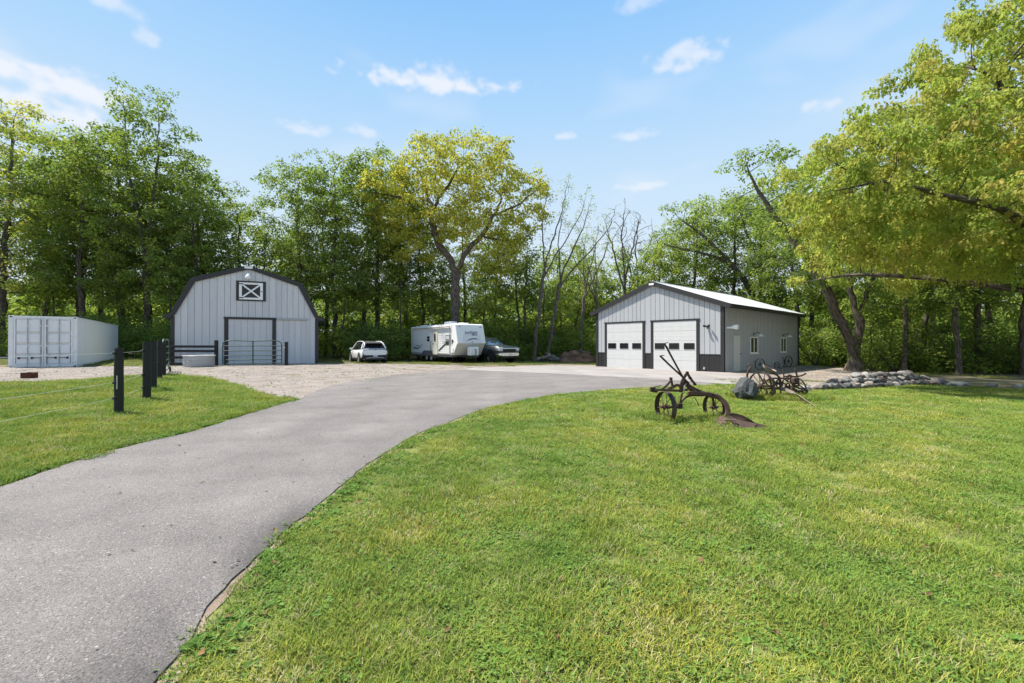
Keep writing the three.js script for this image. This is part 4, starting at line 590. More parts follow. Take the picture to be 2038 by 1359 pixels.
// ---------------------------------------------------------------- barn
{
  const W = BARN.W, L = BARN.L, R = rng(820), g = thing('barn', 'light grey gambrel-roofed barn with black trim and white-crossed loft hatch', 'barn', [BARN.x, BARN.y, -BARN.d], BARN.a);
  const line = [[0, 3.02], [1.12, 5.12], [W / 2, 6.02], [W - 1.12, 5.12], [W, 3.02]];
  const top = (x) => { for (let i = 0; i < 4; i++) if (x <= line[i + 1][0]) return lerp(line[i][1], line[i + 1][1], clamp((x - line[i][0]) / (line[i + 1][0] - line[i][0]))); return 3.02; };
  const inner = plate([[0.02, -0.2], [W - 0.02, -0.2], ...line.slice().reverse().map(([x, y]) => [clamp(x, 0.02, W - 0.02), y - 0.02])], 0.08);
  mesh('wall', [inner.clone().translate(0, 0, -0.11), inner.clone().translate(0, 0, -L), span(0.02, 0.1, -0.2, 3, -L, -0.1), span(W - 0.1, W - 0.02, -0.2, 3, -L, -0.1)], M.barnSiding[1], g);
  const door = [2.87, 5.29, 2.86];
  for (const [a, b] of columns(0.1, W - 0.1, [1.12, W / 2, W - 1.12, 2.66, 5.49], 0.36)) {
    const c = (a + b) / 2, over = c > 2.66 && c < 5.49, y = over ? door[2] + 0.13 : -0.08, k = 0.012;
    mesh('siding_panel', slopedBoard(a + k, b - k, y, top(a), top(b), -0.025, 0.006), M.barnSiding[(R() * 3) | 0], g);
  }
  for (const x of [0.03, W - 0.03]) mesh('corner_trim', span(x - 0.1, x + 0.1, -0.1, 3.0, -0.12, 0.03), M.trim, g);
  { const d = new THREE.Group(); d.name = 'sliding_door'; g.add(d); for (const [a, b] of columns(door[0], door[1], [], 0.345)) { mesh('door_panel', span(a + 0.006, b - 0.006, 0.02, door[2] - 0.01, -0.04, 0.012), M.barnSiding[(R() * 3) | 0], d); } mesh('door_back', span(door[0], door[1], 0.0, door[2], -0.07, -0.045), M.siding[1], d); }
  mesh('door_trim', [span(2.66, 2.868, -0.05, door[2], -0.03, 0.04), span(5.292, 5.49, -0.05, door[2], -0.03, 0.04), span(2.63, 5.52, door[2] + 0.002, door[2] + 0.13, -0.03, 0.07)], M.trim, g);
  mesh('door_rail', [span(5.55, 7.35, door[2] + 0.0, door[2] + 0.1, 0.01, 0.12), span(5.55, 7.35, door[2] + 0.102, door[2] + 0.12, 0.008, 0.06)], M.galv, g);
  { const d = new THREE.Group(); d.name = 'sliding_leaf'; g.add(d); for (const [a, b] of columns(5.56, 7.3, [], 0.345)) mesh('door_panel', span(a + 0.009, b - 0.009, 0.04, door[2] - 0.01, 0.012, 0.05), M.barnSiding[(R() * 3) | 0], d); mesh('door_back', span(5.56, 7.3, 0.04, door[2] - 0.01, 0.008, 0.02), M.siding[1], d); }
  mesh('sill_board', span(5.5, W - 0.15, -0.12, 0.02, 0.007, 0.024), M.galv, g);
  { const h = new THREE.Group(); h.name = 'loft_hatch'; g.add(h); const x0 = 3.28, x1 = 4.92, y0 = 4.02, y1 = 5.28;
    mesh('surround', [span(x0, x0 + 0.16, y0, y1, 0.007, 0.04), span(x1 - 0.16, x1, y0, y1, 0.007, 0.04), span(x0 + 0.16, x1 - 0.16, y1 - 0.09, y1, 0.007, 0.04), span(x0 + 0.16, x1 - 0.16, y0, y0 + 0.09, 0.007, 0.04)], M.trim, h);
    const a = x0 + 0.165, b = x1 - 0.165, c = y0 + 0.095, d = y1 - 0.095, f = 0.15; mesh('panel', span(a, b, c, d, 0.008, 0.03), M.trim, h);
    mesh('frame', [span(a, a + f, c, d, 0.031, 0.055), span(b - f, b, c, d, 0.031, 0.055), span(a + f, b - f, d - f * 0.8, d, 0.031, 0.055), span(a + f, b - f, c, c + f * 0.8, 0.031, 0.055)], M.white, h);
    mesh('cross_brace', bar([a + f, c + f * 0.8, 0.042], [b - f, d - f * 0.8, 0.042], 0.09, 0.02), M.white, h); mesh('cross_brace', bar([a + f, d - f * 0.8, 0.046], [b - f, c + f * 0.8, 0.046], 0.09, 0.02), M.white, h);
    for (const y of [c + 0.1, d - 0.1]) mesh('hinge', span(a - 0.04, a + 0.24, y - 0.03, y + 0.03, 0.056, 0.066), M.black, h); mesh('latch', rbox(0.14, 0.06, 0.04, 0.01, b - 0.05, (c + d) / 2, 0.07), M.galv, h); }
  { const l = new THREE.Group(); l.name = 'wall_lamp'; g.add(l); mesh('mounting_box', rbox(0.14, 0.16, 0.12, 0.02, W / 2, 5.72, 0.05), M.white, l); mesh('lamp_arm', tube([[W / 2, 5.72, 0.1], [W / 2, 5.7, 0.28], [W / 2, 5.6, 0.33]], 0.03), M.white, l); mesh('lamp_globe', new THREE.LatheGeometry([[0.03, 0.2], [0.08, 0.16], [0.15, 0.05], [0.17, -0.03], [0.12, -0.12], [0.0, -0.15]].map((p) => new THREE.Vector2(...p)), 16).translate(W / 2, 5.48, 0.33), M.white, l); }
  // roof: shell, black rake boards, kicked eaves
  const band = (th) => [[-0.14, 3.04], [0.94, 5.33], [W / 2, 6.27], [W - 0.94, 5.33], [W + 0.14, 3.04], [W + 0.14 - th * 1.15, 3.04], [W - 0.94 - th * 0.85, 5.33 - th], [W / 2, 6.27 - th], [0.94 + th * 0.85, 5.33 - th], [-0.14 + th * 1.15, 3.04]];
  mesh('roof', plate(band(0.12), L + 0.1).translate(0, 0, -L - 0.1), std(0.05, 0.5, { metalness: 0.3 }), g);
  mesh('rake_board', plate(band(0.25), 0.04).translate(0, 0, 0.06), M.trim, g); mesh('rake_soffit', plate(band(0.17), 0.05).translate(0, 0, 0.009), M.trim, g);
  for (const s of [0, 1]) mesh('eave', slopedBoard(...(s ? [W + 0.0, W + 0.46, 2.86, 3.2, 2.98] : [-0.46, 0.0, 2.86, 2.98, 3.2]), -L, 0.105), M.trim, g);
  mesh('name_plate', span(W / 2 - 0.22, W / 2 + 0.22, 6.06, 6.2, 0.101, 0.115), M.white, g);
}
// ---------------------------------------------------------------- shipping container
{
  const W = 2.44, L = 12.19, H = 2.59, g = thing('shipping_container', 'pale grey shipping container with ribbed sides and locked end doors', 'container', [-24.5, 0.245, -21.5], Math.atan2(0.563, 0.826));
  const paint = std([0.78, 0.78, 0.78], 0.55, { map: repeated(streak, 1.3, 1) }), side = paint;
  mesh('floor_frame', [span(0, W, 0, 0.16, -L, -0.02), span(0, W, 0, 0.14, -0.02, 0.0)], paint, g);
  for (const [x, z] of [[0.08, -0.08], [W - 0.08, -0.08], [0.08, -L + 0.08], [W - 0.08, -L + 0.08]]) mesh('corner_post', span(x - 0.08, x + 0.08, 0.12, H - 0.12, z - 0.08, z + 0.08), paint, g);
  for (const x of [0.089, W - 0.089]) for (const y of [0.06, H - 0.06]) for (const z of [-0.08, -L + 0.08]) { const c = new THREE.Group(); c.name = 'corner_casting'; g.add(c); mesh('block', rbox(0.18, 0.122, 0.18, 0.008, x, y, z, 1), paint, c); if (z > -1) mesh('hole', rbox(0.09, 0.06, 0.01, 0.004, x, y, z + 0.089, 1), M.black, c); }
  mesh('top_rail', [span(0.16, W - 0.16, H - 0.12, H - 0.005, -0.1, -0.005), span(0.02, 0.1, H - 0.08, H - 0.005, -L + 0.16, -0.16), span(W - 0.1, W - 0.02, H - 0.08, H - 0.005, -L + 0.16, -0.16)], paint, g);
  const corr = (x, dir) => { const pos = [], n = 43, pts = []; for (let i = 0; i < n; i++) { const z = -0.16 - i * ((L - 0.32) / n), w = (L - 0.32) / n; pts.push([0, z], [0, z - w * 0.28], [0.036, z - w * 0.5], [0.036, z - w * 0.78]); } pts.push([0, -L + 0.16]); const s = []; for (let i = 0; i < pts.length - 1; i++) { const [a, za] = pts[i], [b, zb] = pts[i + 1], A = x - dir * a, B = x - dir * b; s.push([A, 0.16, za], [B, 0.16, zb], [B, H - 0.08, zb], [A, 0.16, za], [B, H - 0.08, zb], [A, H - 0.08, za]); } for (const p of s) pos.push(...p); const q = new THREE.BufferGeometry(); q.setAttribute('position', new THREE.Float32BufferAttribute(pos, 3)); q.setAttribute('uv', new THREE.Float32BufferAttribute(s.flatMap((p) => [p[2] * 0.3, p[1] * 0.3]), 2)); q.computeVertexNormals(); return q; };
  mesh('side_panel', corr(W - 0.015, 1), side, g); mesh('side_panel', corr(0.015, -1), side, g); mesh('end_panel', span(0.16, W - 0.16, 0.16, H - 0.1, -L + 0.03, -L + 0.06), side, g); mesh('roof', span(0.1, W - 0.1, H - 0.05, H - 0.03, -L + 0.1, -0.1), paint, g);
  for (const s of [0, 1]) {
    const d = new THREE.Group(); d.name = 'end_door'; g.add(d); const x0 = s ? W / 2 + 0.008 : 0.17, x1 = s ? W - 0.17 : W / 2 - 0.008;
    mesh('door_sheet', span(x0, x1, 0.15, H - 0.13, -0.11, -0.085), paint, d);
    const ys = [0.15, 0.66, 1.2, 1.75, H - 0.13]; for (let i = 0; i < 4; i++) mesh('door_panel', rbox(x1 - x0 - 0.2, ys[i + 1] - ys[i] - 0.11, 0.085, 0.02, (x0 + x1) / 2, (ys[i] + ys[i + 1]) / 2, -0.048, 1), paint, d);
    mesh('door_edge', [span(x0, x0 + 0.07, 0.15, H - 0.13, -0.084, 0.0), span(x1 - 0.07, x1, 0.15, H - 0.13, -0.084, 0.0), span(x0 + 0.07, x1 - 0.07, 0.15, 0.2, -0.084, -0.002), span(x0 + 0.07, x1 - 0.07, H - 0.18, H - 0.13, -0.084, -0.002)], paint, d);
    for (const x of s ? [x0 + 0.12, x0 + 0.55] : [x1 - 0.55, x1 - 0.1]) { const r = mesh('lock_rod', rod([x, 0.08, 0.03], [x, H - 0.06, 0.03], 0.018), M.galv, d); mesh('rod_bracket', [0.12, 0.62, 1.1, 2.1, H - 0.1].map((y) => rbox(0.09, 0.07, 0.05, 0.01, x, y, 0.02, 1)), paint, r); mesh('lock_handle', [rod([x, 0.5, 0.05], [x + (s ? 0.34 : -0.34), 0.52, 0.05], 0.013), rbox(0.08, 0.1, 0.03, 0.01, x + (s ? 0.3 : -0.3), 0.5, 0.03, 1)], M.rustDark, r); }
    for (const y of [0.3, 0.85, 1.6, 2.3]) mesh('hinge', rbox(0.12, 0.09, 0.05, 0.015, s ? W - 0.12 : 0.12, y, 0.005, 1), paint, d);
  }
}
// ---------------------------------------------------------------- fences and gates
function fencePost(x, d, h, r, label, cuts) {
  const p = thing('fence_post', label, 'post', at(x, d), 0, 'black round fence posts'), g = new THREE.CylinderGeometry(r * 0.96, r, h + 0.12, 14, 6).translate(0, h / 2 - 0.06, 0), q = g.attributes.position; for (let i = 0; i < q.count; i++) { const k = 1 + 0.05 * n3(q.getX(i) * 9 + x, q.getY(i) * 1.5, q.getZ(i) * 9); q.setX(i, q.getX(i) * k); q.setZ(i, q.getZ(i) * k); if (q.getY(i) > h - 0.02) q.setY(i, q.getY(i) + q.getX(i) * 0.25); } g.computeVertexNormals();
  mesh('shaft', g, M.postBlack, p);
  for (const y of cuts) mesh('insulator', rbox(0.05, 0.05, 0.05, 0.012, -r * 0.2, y, r + 0.015), M.black, p); return p;
}
const posts = [[-6.3, 3.7, 1.3, 0.075, 'black wooden fence post at the left edge, nearest the camera'], [-7.59, 8.54, 1.27, 0.074, 'nearest whole black fence post with a peeled pale streak'], [-8.65, 10.48, 1.38, 0.082, 'second black fence post, tallest of the row'], [-10.08, 12.44, 1.4, 0.078, 'third black fence post, just behind the second'], [-12.33, 15.48, 1.42, 0.075, 'fourth black fence post, before the green gate'], [-13.34, 16.94, 1.3, 0.075, 'last black fence post, hung with the edge-on green gate']];
posts.forEach(([x, d, h, r, label], i) => { const p = fencePost(x, d, h, r, label, i === 0 ? [] : [0.32, 0.62, 1.18]); if (i === 1) mesh('bare_wood_streak', rbox(0.022, 0.26, 0.01, 0.004, 0.028, 0.62, 0.074, 1), std([0.5, 0.47, 0.42], 0.9), p); });
{ const wireMat = std([0.5, 0.5, 0.47], 0.5); [[1.18, 'top'], [0.62, 'middle'], [0.32, 'bottom']].forEach(([y, which]) => single('fence_wire', tube(posts.map(([x, d, , r]) => { const p = at(x - r * 0.2, d, y); return [p[0], p[1], p[2] + r + 0.03]; }), 0.0025, 5, 60), wireMat, `${which} strand of white electric fence wire along the black posts`, 'wire', 'electric fence wires')); }
function tubeGate(name, label, [x0, d0], [x1, d1], lift) {
  const a = at(x0, d0, lift), b = at(x1, d1, lift), len = Math.hypot(b[0] - a[0], b[2] - a[2]), g = thing(name, label, 'gate', a, Math.atan2(-(b[2] - a[2]), b[0] - a[0]), 'green tube gates'), h = 1.3, r = 0.027;
  g.rotation.z = 0; mesh('outer_frame', tube([[0, 0, 0], [0, 0.5, 0], [0, 1.0, 0], [0.03, 1.2, 0], [0.2, h, 0], [len / 2, h, 0], [len - 0.2, h, 0], [len - 0.03, 1.2, 0], [len, 1.0, 0], [len, 0.5, 0], [len, 0, 0]], r, 8, 90), M.greenPaint, g);
  for (const y of [0.02, 0.22, 0.46, 0.74, 1.02]) mesh('gate_rail', rod([0, y, 0], [len, y, 0], r * 0.9), M.greenPaint, g); mesh('brace', span(len / 2 - 0.03, len / 2 + 0.03, 0, h, -0.028, -0.012), M.greenPaint, g); mesh('hinge', [rod([-0.08, 0.2, 0], [0.03, 0.2, 0], 0.014), rod([-0.08, 1.05, 0], [0.03, 1.05, 0], 0.014)], M.galv, g); return g;
}
tubeGate('tube_gate', 'green tubular steel gate closed across the barn door', [-16.45, 25.15], [-13.62, 26.15], 0.12);
{ const g = tubeGate('tube_gate', 'green tubular gate swung open and seen edge-on behind the fence posts', [-13.5, 17.1], [-15.75, 20.3], 0.14); const w = mesh('gate_wheel', new THREE.TorusGeometry(0.1, 0.035, 8, 18).translate(3.6, -0.02, 0.06), M.rubber, g); mesh('wheel_fork', bar([3.6, -0.02, 0.06], [3.6, 0.3, 0.0], 0.03, 0.02), M.galv, w); }
{ const p = thing('gate_post', 'square black post right of the closed green gate', 'post', at(-13.42, 26.3)); mesh('shaft', rbox(0.15, 1.5, 0.15, 0.015, 0, 0.66, 0), M.postBlack, p); mesh('latch', rbox(0.12, 0.05, 0.06, 0.01, -0.1, 1.05, 0.05), M.galv, p); }
{ const a = at(-20.35, 26.0), b = at(-16.95, 25.35), len = Math.hypot(b[0] - a[0], b[2] - a[2]), g = thing('board_fence', 'black board fence of four rails before the barn wall', 'fence', a, Math.atan2(-(b[2] - a[2]), b[0] - a[0]));
  for (const x of [0, len]) mesh('post', rbox(0.15, 1.65, 0.15, 0.012, x, 0.7, 0), M.postBlack, g); [0.15, 0.52, 0.9, 1.16].forEach((y, i) => mesh('rail_board', rbox(len + 0.1, 0.145, 0.035, 0.006, len / 2, y, 0.095 + 0.002 * i, 1).rotateZ(0), M.postBlack, g)); }
{ const g = thing('stock_tank', 'round galvanised stock tank before the black board fence', 'tank', at(-17.05, 24.1)); const r = 0.72;
  mesh('tank_wall', new THREE.LatheGeometry([[r - 0.02, 0.0], [r, 0.03], [r - 0.005, 0.16], [r + 0.012, 0.19], [r - 0.005, 0.22], [r - 0.005, 0.36], [r + 0.012, 0.39], [r - 0.005, 0.42], [r, 0.56], [r + 0.03, 0.59], [r + 0.03, 0.62], [r - 0.02, 0.6], [r - 0.03, 0.05]].map((p) => new THREE.Vector2(...p)), 36), M.galv, g); mesh('tank_floor', new THREE.CylinderGeometry(r - 0.02, r - 0.02, 0.03, 30).translate(0, 0.02, 0), M.galv, g); mesh('handle', tube([[-0.08, 0.34, r + 0.01], [-0.07, 0.31, r + 0.05], [0.07, 0.31, r + 0.05], [0.08, 0.34, r + 0.01]], 0.01), M.galv, g); }
{ const g = thing('rusty_box', 'rusty red-brown box lying on the gravel before the container', 'box', at(-17.35, 15.9), 0.2), m = std([0.14, 0.035, 0.018], 0.9, { map: stoneMap }); mesh('block', rbox(0.34, 0.2, 0.3, 0.02, 0, 0.1, 0), m, g); mesh('rim', [span(-0.17, 0.17, 0.2, 0.215, -0.15, -0.12), span(-0.17, 0.17, 0.2, 0.215, 0.12, 0.15)], M.rust, g); }
// ---------------------------------------------------------------- stones
function stoneGeo(seed, sx, sy, sz, detail = 1) { const g = new THREE.IcosahedronGeometry(0.5, detail), p = g.attributes.position; for (let i = 0; i < p.count; i++) { const v = V(p.getX(i), p.getY(i), p.getZ(i)), k = 1 + 0.22 * n3(v.x * 2 + seed, v.y * 2, v.z * 2) + 0.08 * n3(v.x * 5, v.y * 5 + seed, v.z * 5); p.setXYZ(i, v.x * k * sx, v.y * k * sy, v.z * k * sz); } return toCreasedNormals(g, 0.7); }
const stones = [0, 1, 2, 3, 4].map((i) => stoneGeo(i * 7.3 + 1, 1, 0.68, 0.85));
function heap(name, label, category, pts, origin) { const g = thing(name, label, category, origin); pts.forEach(([x, y, z, s, k], i) => { const m = mesh('stone', stones[i % 5], M.stone[k % 6], g); m.position.set(x, y, z); m.rotation.set(Math.sin(i * 3) * 0.5, i * 1.7, Math.cos(i * 2) * 0.4); m.scale.set(s, s * (0.85 + 0.2 * Math.sin(i)), s); }); return g; }
{
  const R = rng(900), line = new THREE.CatmullRomCurve3([[10.3, 15.0], [11.4, 15.35], [12.8, 15.9], [14.2, 16.6], [15.6, 17.3], [16.6, 17.7], [17.5, 17.9]].map(([x, d]) => V(x, 0, d))), pts = [], o = at(13, 16);
  const N = 32; for (let i = 0; i < N; i++) { const t = (i + 0.5) / N, p = line.getPoint(t), rows = t < 0.14 ? 1 : t < 0.28 ? 2 : t < 0.74 ? 3 : t < 0.88 ? 2 : 1; for (let k = 0; k < rows; k++) for (const off of k === 0 ? [0, 0.32] : [0.12 + k * 0.08]) { const s = 0.27 + R() * 0.17, x = p.x + (R() - 0.5) * 0.12, d = p.z + off + (R() - 0.5) * 0.08; pts.push([x - o[0], G(x, d) + 0.09 + k * 0.16 + R() * 0.03 - o[1], -d - o[2], s, (R() * 6) | 0]); } }
  heap('stone_wall', 'low dry fieldstone wall piled along the back of the lawn', 'wall', pts, o);
  const pile = []; for (let i = 0; i < 24; i++) { const x = (R() - 0.5) * 1.9, y = Math.max(0, 0.62 * (1 - Math.abs(x) / 1.0) * R()); pile.push([x, y + 0.12, (R() - 0.5) * 0.9, 0.34 + R() * 0.22, [0, 2, 4, 5][(R() * 4) | 0]]); } heap('stone_pile', 'small heap of pale fieldstones at the wood edge left of the garage', 'stones', pile, at(3.15, 38.9));
  const rocks = [[17.05, 16.9, 0.95, 0.32, 4, 'long flat grey rock right of the stone wall'], [18.1, 16.7, 0.5, 0.28, 0, 'small grey rock right of the long flat rock'], [18.9, 16.5, 0.42, 0.25, 4, 'small pale rock third right of the stone wall'], [19.6, 16.6, 0.6, 0.3, 4, 'pale rock at the right edge of the photo'], [9.75, 14.75, 0.55, 0.24, 4, 'flat pale stone at the left end of the stone wall']];
  for (const [x, d, s, h, k, label] of rocks) { const m = single('rock', stoneGeo(x * 3, s, h, s * 0.6, 2), M.stone[k], label, 'rock', 'loose rocks along the lawn edge'); m.position.set(...at(x, d, h * 0.22)); m.rotation.y = 0.4; }
  { const g = stoneGeo(41.3, 1, 1, 1, 3), p = g.attributes.position; for (let i = 0; i < p.count; i++) { const x = p.getX(i), y = p.getY(i), z = p.getZ(i); p.setXYZ(i, (x * 0.92 - y * 0.08) * 0.72, y * (y > 0 ? 0.86 : 0.62) + 0.06 * Math.abs(n3(x * 3, y * 3, z * 3)), z * 0.75); } const m = single('boulder', toCreasedNormals(g, 0.35), std([0.095, 0.1, 0.1], 0.9, { map: stoneMap, bumpMap: stoneMap, bumpScale: 0.03 }), 'large angular dark grey boulder on the lawn beside the plow', 'boulder'); m.position.set(...at(6.38, 12.05, 0.22)); m.rotation.y = 2.1; m.scale.setScalar(0.88); }
  { // brush pile: earth mound with sticks
    const g = thing('brush_pile', 'dark mound of brush and earth at the wood edge beside the garage', 'pile', at(5.75, 39.5)), s = new THREE.SphereGeometry(1, 26, 12, 0, 6.2832, 0, 1.5708), p = s.attributes.position; for (let i = 0; i < p.count; i++) { const x = p.getX(i), y = p.getY(i), z = p.getZ(i), k = 1 + 0.25 * n3(x * 2.4, y * 2.4, z * 2.4); p.setXYZ(i, x * 1.7 * k, y * 1.0 * k - 0.05, z * 1.0 * k); } s.computeVertexNormals(); mesh('mound', s, std([1.1, 0.85, 0.75], 0.95, { map: dirtMap }), g);
    const st = []; for (let i = 0; i < 170; i++) { const a = R() * 6.283, b = R() * 1.45, x = Math.cos(a) * Math.sin(b) * 1.5, y = Math.cos(b) * 0.85 + 0.05, z = Math.sin(a) * Math.sin(b) * 1.0, l = 0.2 + R() * 0.5, t = R() * 6.28; st.push(rod([x - Math.cos(t) * l, y - l * 0.25, z - Math.sin(t) * l], [x + Math.cos(t) * l, y + l * (R() * 0.5 - 0.05), z + Math.sin(t) * l], 0.016, 0.009, 4)); } const m = mesh('sticks', st, std([0.9, 0.75, 0.65], 0.95, { map: barkMap }), g); m.userData.kind = 'stuff'; }
}
const PL = {
  wheelL: [[-0.435,0.274,0.05]],
  wheelR: [[0.713,0.2,-0.4]],
  beam: [[-0.01,0.74,-0.15],[0.161,0.607,-0.15],[0.409,0.502,-0.15],[0.633,0.442,-0.1],[0.76,0.335,-0.05],[0.796,0.173,-0.0],[0.74,0.069,0.05]],
  beam2: [[0.025,0.528,-0.0],[0.271,0.523,-0.05],[0.519,0.489,-0.1]],
  axle: [[-0.404,0.255,0.05],[-0.143,0.295,-0.0],[-0.098,0.367,-0.02],[-0.011,0.438,-0.05],[0.103,0.476,-0.1],[0.314,0.474,-0.15],[0.587,0.447,-0.25],[0.713,0.2,-0.4]],
  lever1: [[-0.364,1.492,-0.2],[-0.086,0.915,-0.1],[0.121,0.523,-0.05]],
  lever1b: [[-0.316,1.444,-0.2],[-0.126,0.999,-0.12]],
  lever2: [[-0.588,1.263,0.2],[-0.366,1.076,0.1],[-0.124,0.884,-0.0],[0.064,0.711,-0.05]],
  h1: [[-0.369,1.497,-0.2],[-0.332,1.516,-0.1]],
  h2: [[-0.591,1.263,0.2],[-0.545,1.273,0.3]],
  hitch: [[-0.794,0.645,0.4]],
  hitchrod: [[-0.82,0.68,0.4],[-0.633,0.716,0.4]],
  bar1: [[-0.794,0.627,0.4],[-0.599,0.634,0.3],[-0.383,0.766,0.15],[-0.338,0.808,0.1]],
  bar2: [[-0.347,0.821,0.1],[-0.288,0.627,0.05]],
  bar3: [[-0.778,0.639,0.35],[-0.456,0.609,0.2],[-0.143,0.581,-0.0],[0.065,0.593,-0.1]],
  yoke: [[-0.403,0.614,0.1],[-0.292,0.669,0.1],[-0.218,0.697,0.1],[-0.125,0.627,0.05],[-0.124,0.547,-0.0]],
  up1: [[-0.124,0.603,-0.0],[-0.096,0.753,-0.0],[0.046,0.924,-0.1]],
  up2: [[0.046,0.915,-0.1],[0.111,0.818,-0.12],[0.218,0.692,-0.15]],
  up3: [[-0.068,0.706,-0.0],[-0.077,0.585,-0.0],[-0.115,0.435,-0.0],[-0.143,0.313,-0.0]],
  chain: [[-0.032,0.72,0.05],[-0.069,0.664,0.05],[-0.078,0.59,0.05],[-0.115,0.534,0.05]],
  rodA: [[0.147,0.454,-0.0],[0.235,0.295,-0.0]],
  brace: [[0.009,0.669,-0.1],[0.217,0.555,-0.1],[0.519,0.517,-0.1],[0.68,0.425,-0.08]],
  mold: [[0.54,0.193,0.5],[0.582,0.224,0.54],[0.632,0.231,0.58],[0.717,0.214,0.65],[0.801,0.172,0.72],[0.863,0.114,0.78],[0.898,0.092,0.8],[0.859,0.032,0.84],[0.72,0.015,0.84],[0.623,0.007,0.8],[0.568,0.022,0.74],[0.544,0.105,0.58]],
  ext: [[0.919,0.09,0.74],[1.132,0.033,0.8],[1.025,-0.016,0.94],[0.863,0.025,0.82]],
  share: [[0.262,0.012,0.25],[0.393,0.039,0.3],[0.482,0.156,0.38],[0.531,0.135,0.5],[0.456,0.048,0.6],[0.365,0.029,0.4]],
  land: [[0.396,0.038,0.45],[0.389,-0.005,0.98]],
  frogbar: [[0.457,0.114,0.58],[0.597,0.126,0.7]],
  strut: [[0.597,0.134,0.7],[0.427,0.0,0.92]],
};
const MW = {
  wheelA: [[-0.629,0.368,0.2]],
  wheelB: [[0.629,0.218,-0.4]],
  axle: [[-0.711,0.321,0.2],[-0.185,0.28,-0.0],[0.629,0.211,-0.4]],
  tongue: [[0.003,0.304,0.1],[0.114,0.214,0.4],[-0.031,0.077,1.2],[-0.193,-0.062,2.0]],
  tongue2: [[0.007,0.107,0.4],[0.068,0.064,0.8]],
  seatpost: [[0.036,0.349,-0.0],[0.025,0.594,-0.05],[-0.142,0.705,-0.05],[-0.225,0.733,-0.05]],
  seat: [[-0.232,0.782,-0.05]],
  lev1: [[-0.97,0.981,0.2],[-0.847,0.913,0.2],[-0.683,0.719,0.15],[-0.477,0.414,0.1]],
  sickle: [[-1.07,0.621,0.3],[-1.064,0.702,0.3],[-1.023,0.81,0.3],[-0.915,0.902,0.25]],
  lev1grip: [[-1.051,0.922,0.25],[-0.956,0.981,0.2]],
  lev2: [[0.195,0.618,-0.1],[0.473,0.618,-0.1],[0.655,0.632,-0.1],[0.808,0.702,-0.1]],
  lev3: [[0.565,0.822,-0.2],[0.608,0.667,-0.2],[0.678,0.33,-0.2]],
  lev4: [[0.174,0.814,-0.1],[0.174,0.535,-0.1],[0.064,0.322,-0.0]],
  frame1: [[-0.684,0.368,0.2],[-0.381,0.359,0.1],[0.023,0.266,-0.0],[0.362,0.2,-0.1],[0.842,0.193,-0.3],[1.05,0.197,-0.4]],
  frame2: [[-0.488,0.367,-0.1],[-0.137,0.541,-0.2],[0.214,0.555,-0.2],[0.559,0.519,-0.3],[0.601,0.349,-0.3],[0.908,0.225,-0.4]],
  tine0: [[-0.354,0.633,0.1],[-0.326,0.496,0.1],[-0.244,0.331,0.1],[-0.328,0.145,0.15]],
  tine1: [[-0.244,0.565,0.1],[-0.189,0.414,0.1],[-0.271,0.249,0.1],[-0.48,0.015,0.2]],
  tine2: [[-0.503,0.736,-0.0],[-0.351,0.681,-0.0],[-0.268,0.57,-0.0],[-0.24,0.349,-0.0]],
  tine3: [[-0.047,0.57,-0.0],[0.023,0.46,-0.0],[0.161,0.405,-0.0],[0.271,0.252,-0.0]],
  tine4: [[0.209,0.563,-0.1],[0.292,0.479,-0.1],[0.418,0.423,-0.1],[0.46,0.256,-0.1]],
  tine5: [[0.292,0.646,-0.1],[0.348,0.66,-0.1],[0.404,0.618,-0.1],[0.278,0.507,-0.1]],
  tine6: [[0.501,0.367,-0.1],[0.655,0.34,-0.1],[0.766,0.256,-0.1],[0.85,0.2,-0.1],[0.794,0.144,-0.1],[0.655,0.2,-0.1]],
  tine7: [[0.341,0.308,-0.0],[0.479,0.239,-0.0],[0.589,0.128,-0.0],[0.7,0.073,-0.0]],
  tine8: [[-0.493,0.287,0.2],[-0.466,0.205,0.2],[-0.493,0.096,0.2]],
  tine9: [[-0.189,0.277,0.1],[-0.189,0.18,0.1],[-0.23,0.084,0.1]],
  tine10: [[0.144,0.189,-0.2],[0.172,0.063,-0.2],[0.242,-0.049,-0.2]],
  tine11: [[-0.434,0.57,-0.0],[-0.392,0.46,-0.0],[-0.323,0.377,-0.0],[-0.213,0.349,-0.0]],
  gear1: [[-0.003,0.421,-0.05]],
  gear2: [[0.292,0.312,-0.1]],
  box: [[0.551,0.485,-0.2]],
};
function spokeWheel(parent, c, R, width, spokes, yaw, mat, names = 'wheel', tilt = 0) {
  const w = new THREE.Group(); w.name = names; w.position.set(...c); w.rotation.set(0, yaw, 0); w.rotation.order = 'YXZ'; w.rotation.x = tilt; parent.add(w);
  const rim = new THREE.LatheGeometry([[R - 0.012, -width / 2], [R, -width / 2], [R, width / 2], [R - 0.012, width / 2], [R - 0.012, -width / 2]].map((p) => new THREE.Vector2(...p)), 40).rotateX(Math.PI / 2); mesh('rim', rim, mat, w);
  mesh('hub', [new THREE.CylinderGeometry(R * 0.16, R * 0.16, width * 0.9, 14).rotateX(Math.PI / 2), new THREE.CylinderGeometry(R * 0.09, R * 0.09, width * 2.0, 12).rotateX(Math.PI / 2)], mat, w);
  for (let i = 0; i < spokes; i++) { const a = (i / spokes) * 6.2832 + 0.2; mesh('spoke', rod([Math.cos(a) * R * 0.13, Math.sin(a) * R * 0.13, (i % 2 ? 1 : -1) * width * 0.3], [Math.cos(a) * (R - 0.008), Math.sin(a) * (R - 0.008), 0], R * 0.026, R * 0.022, 6), mat, w); }
  return w;
}
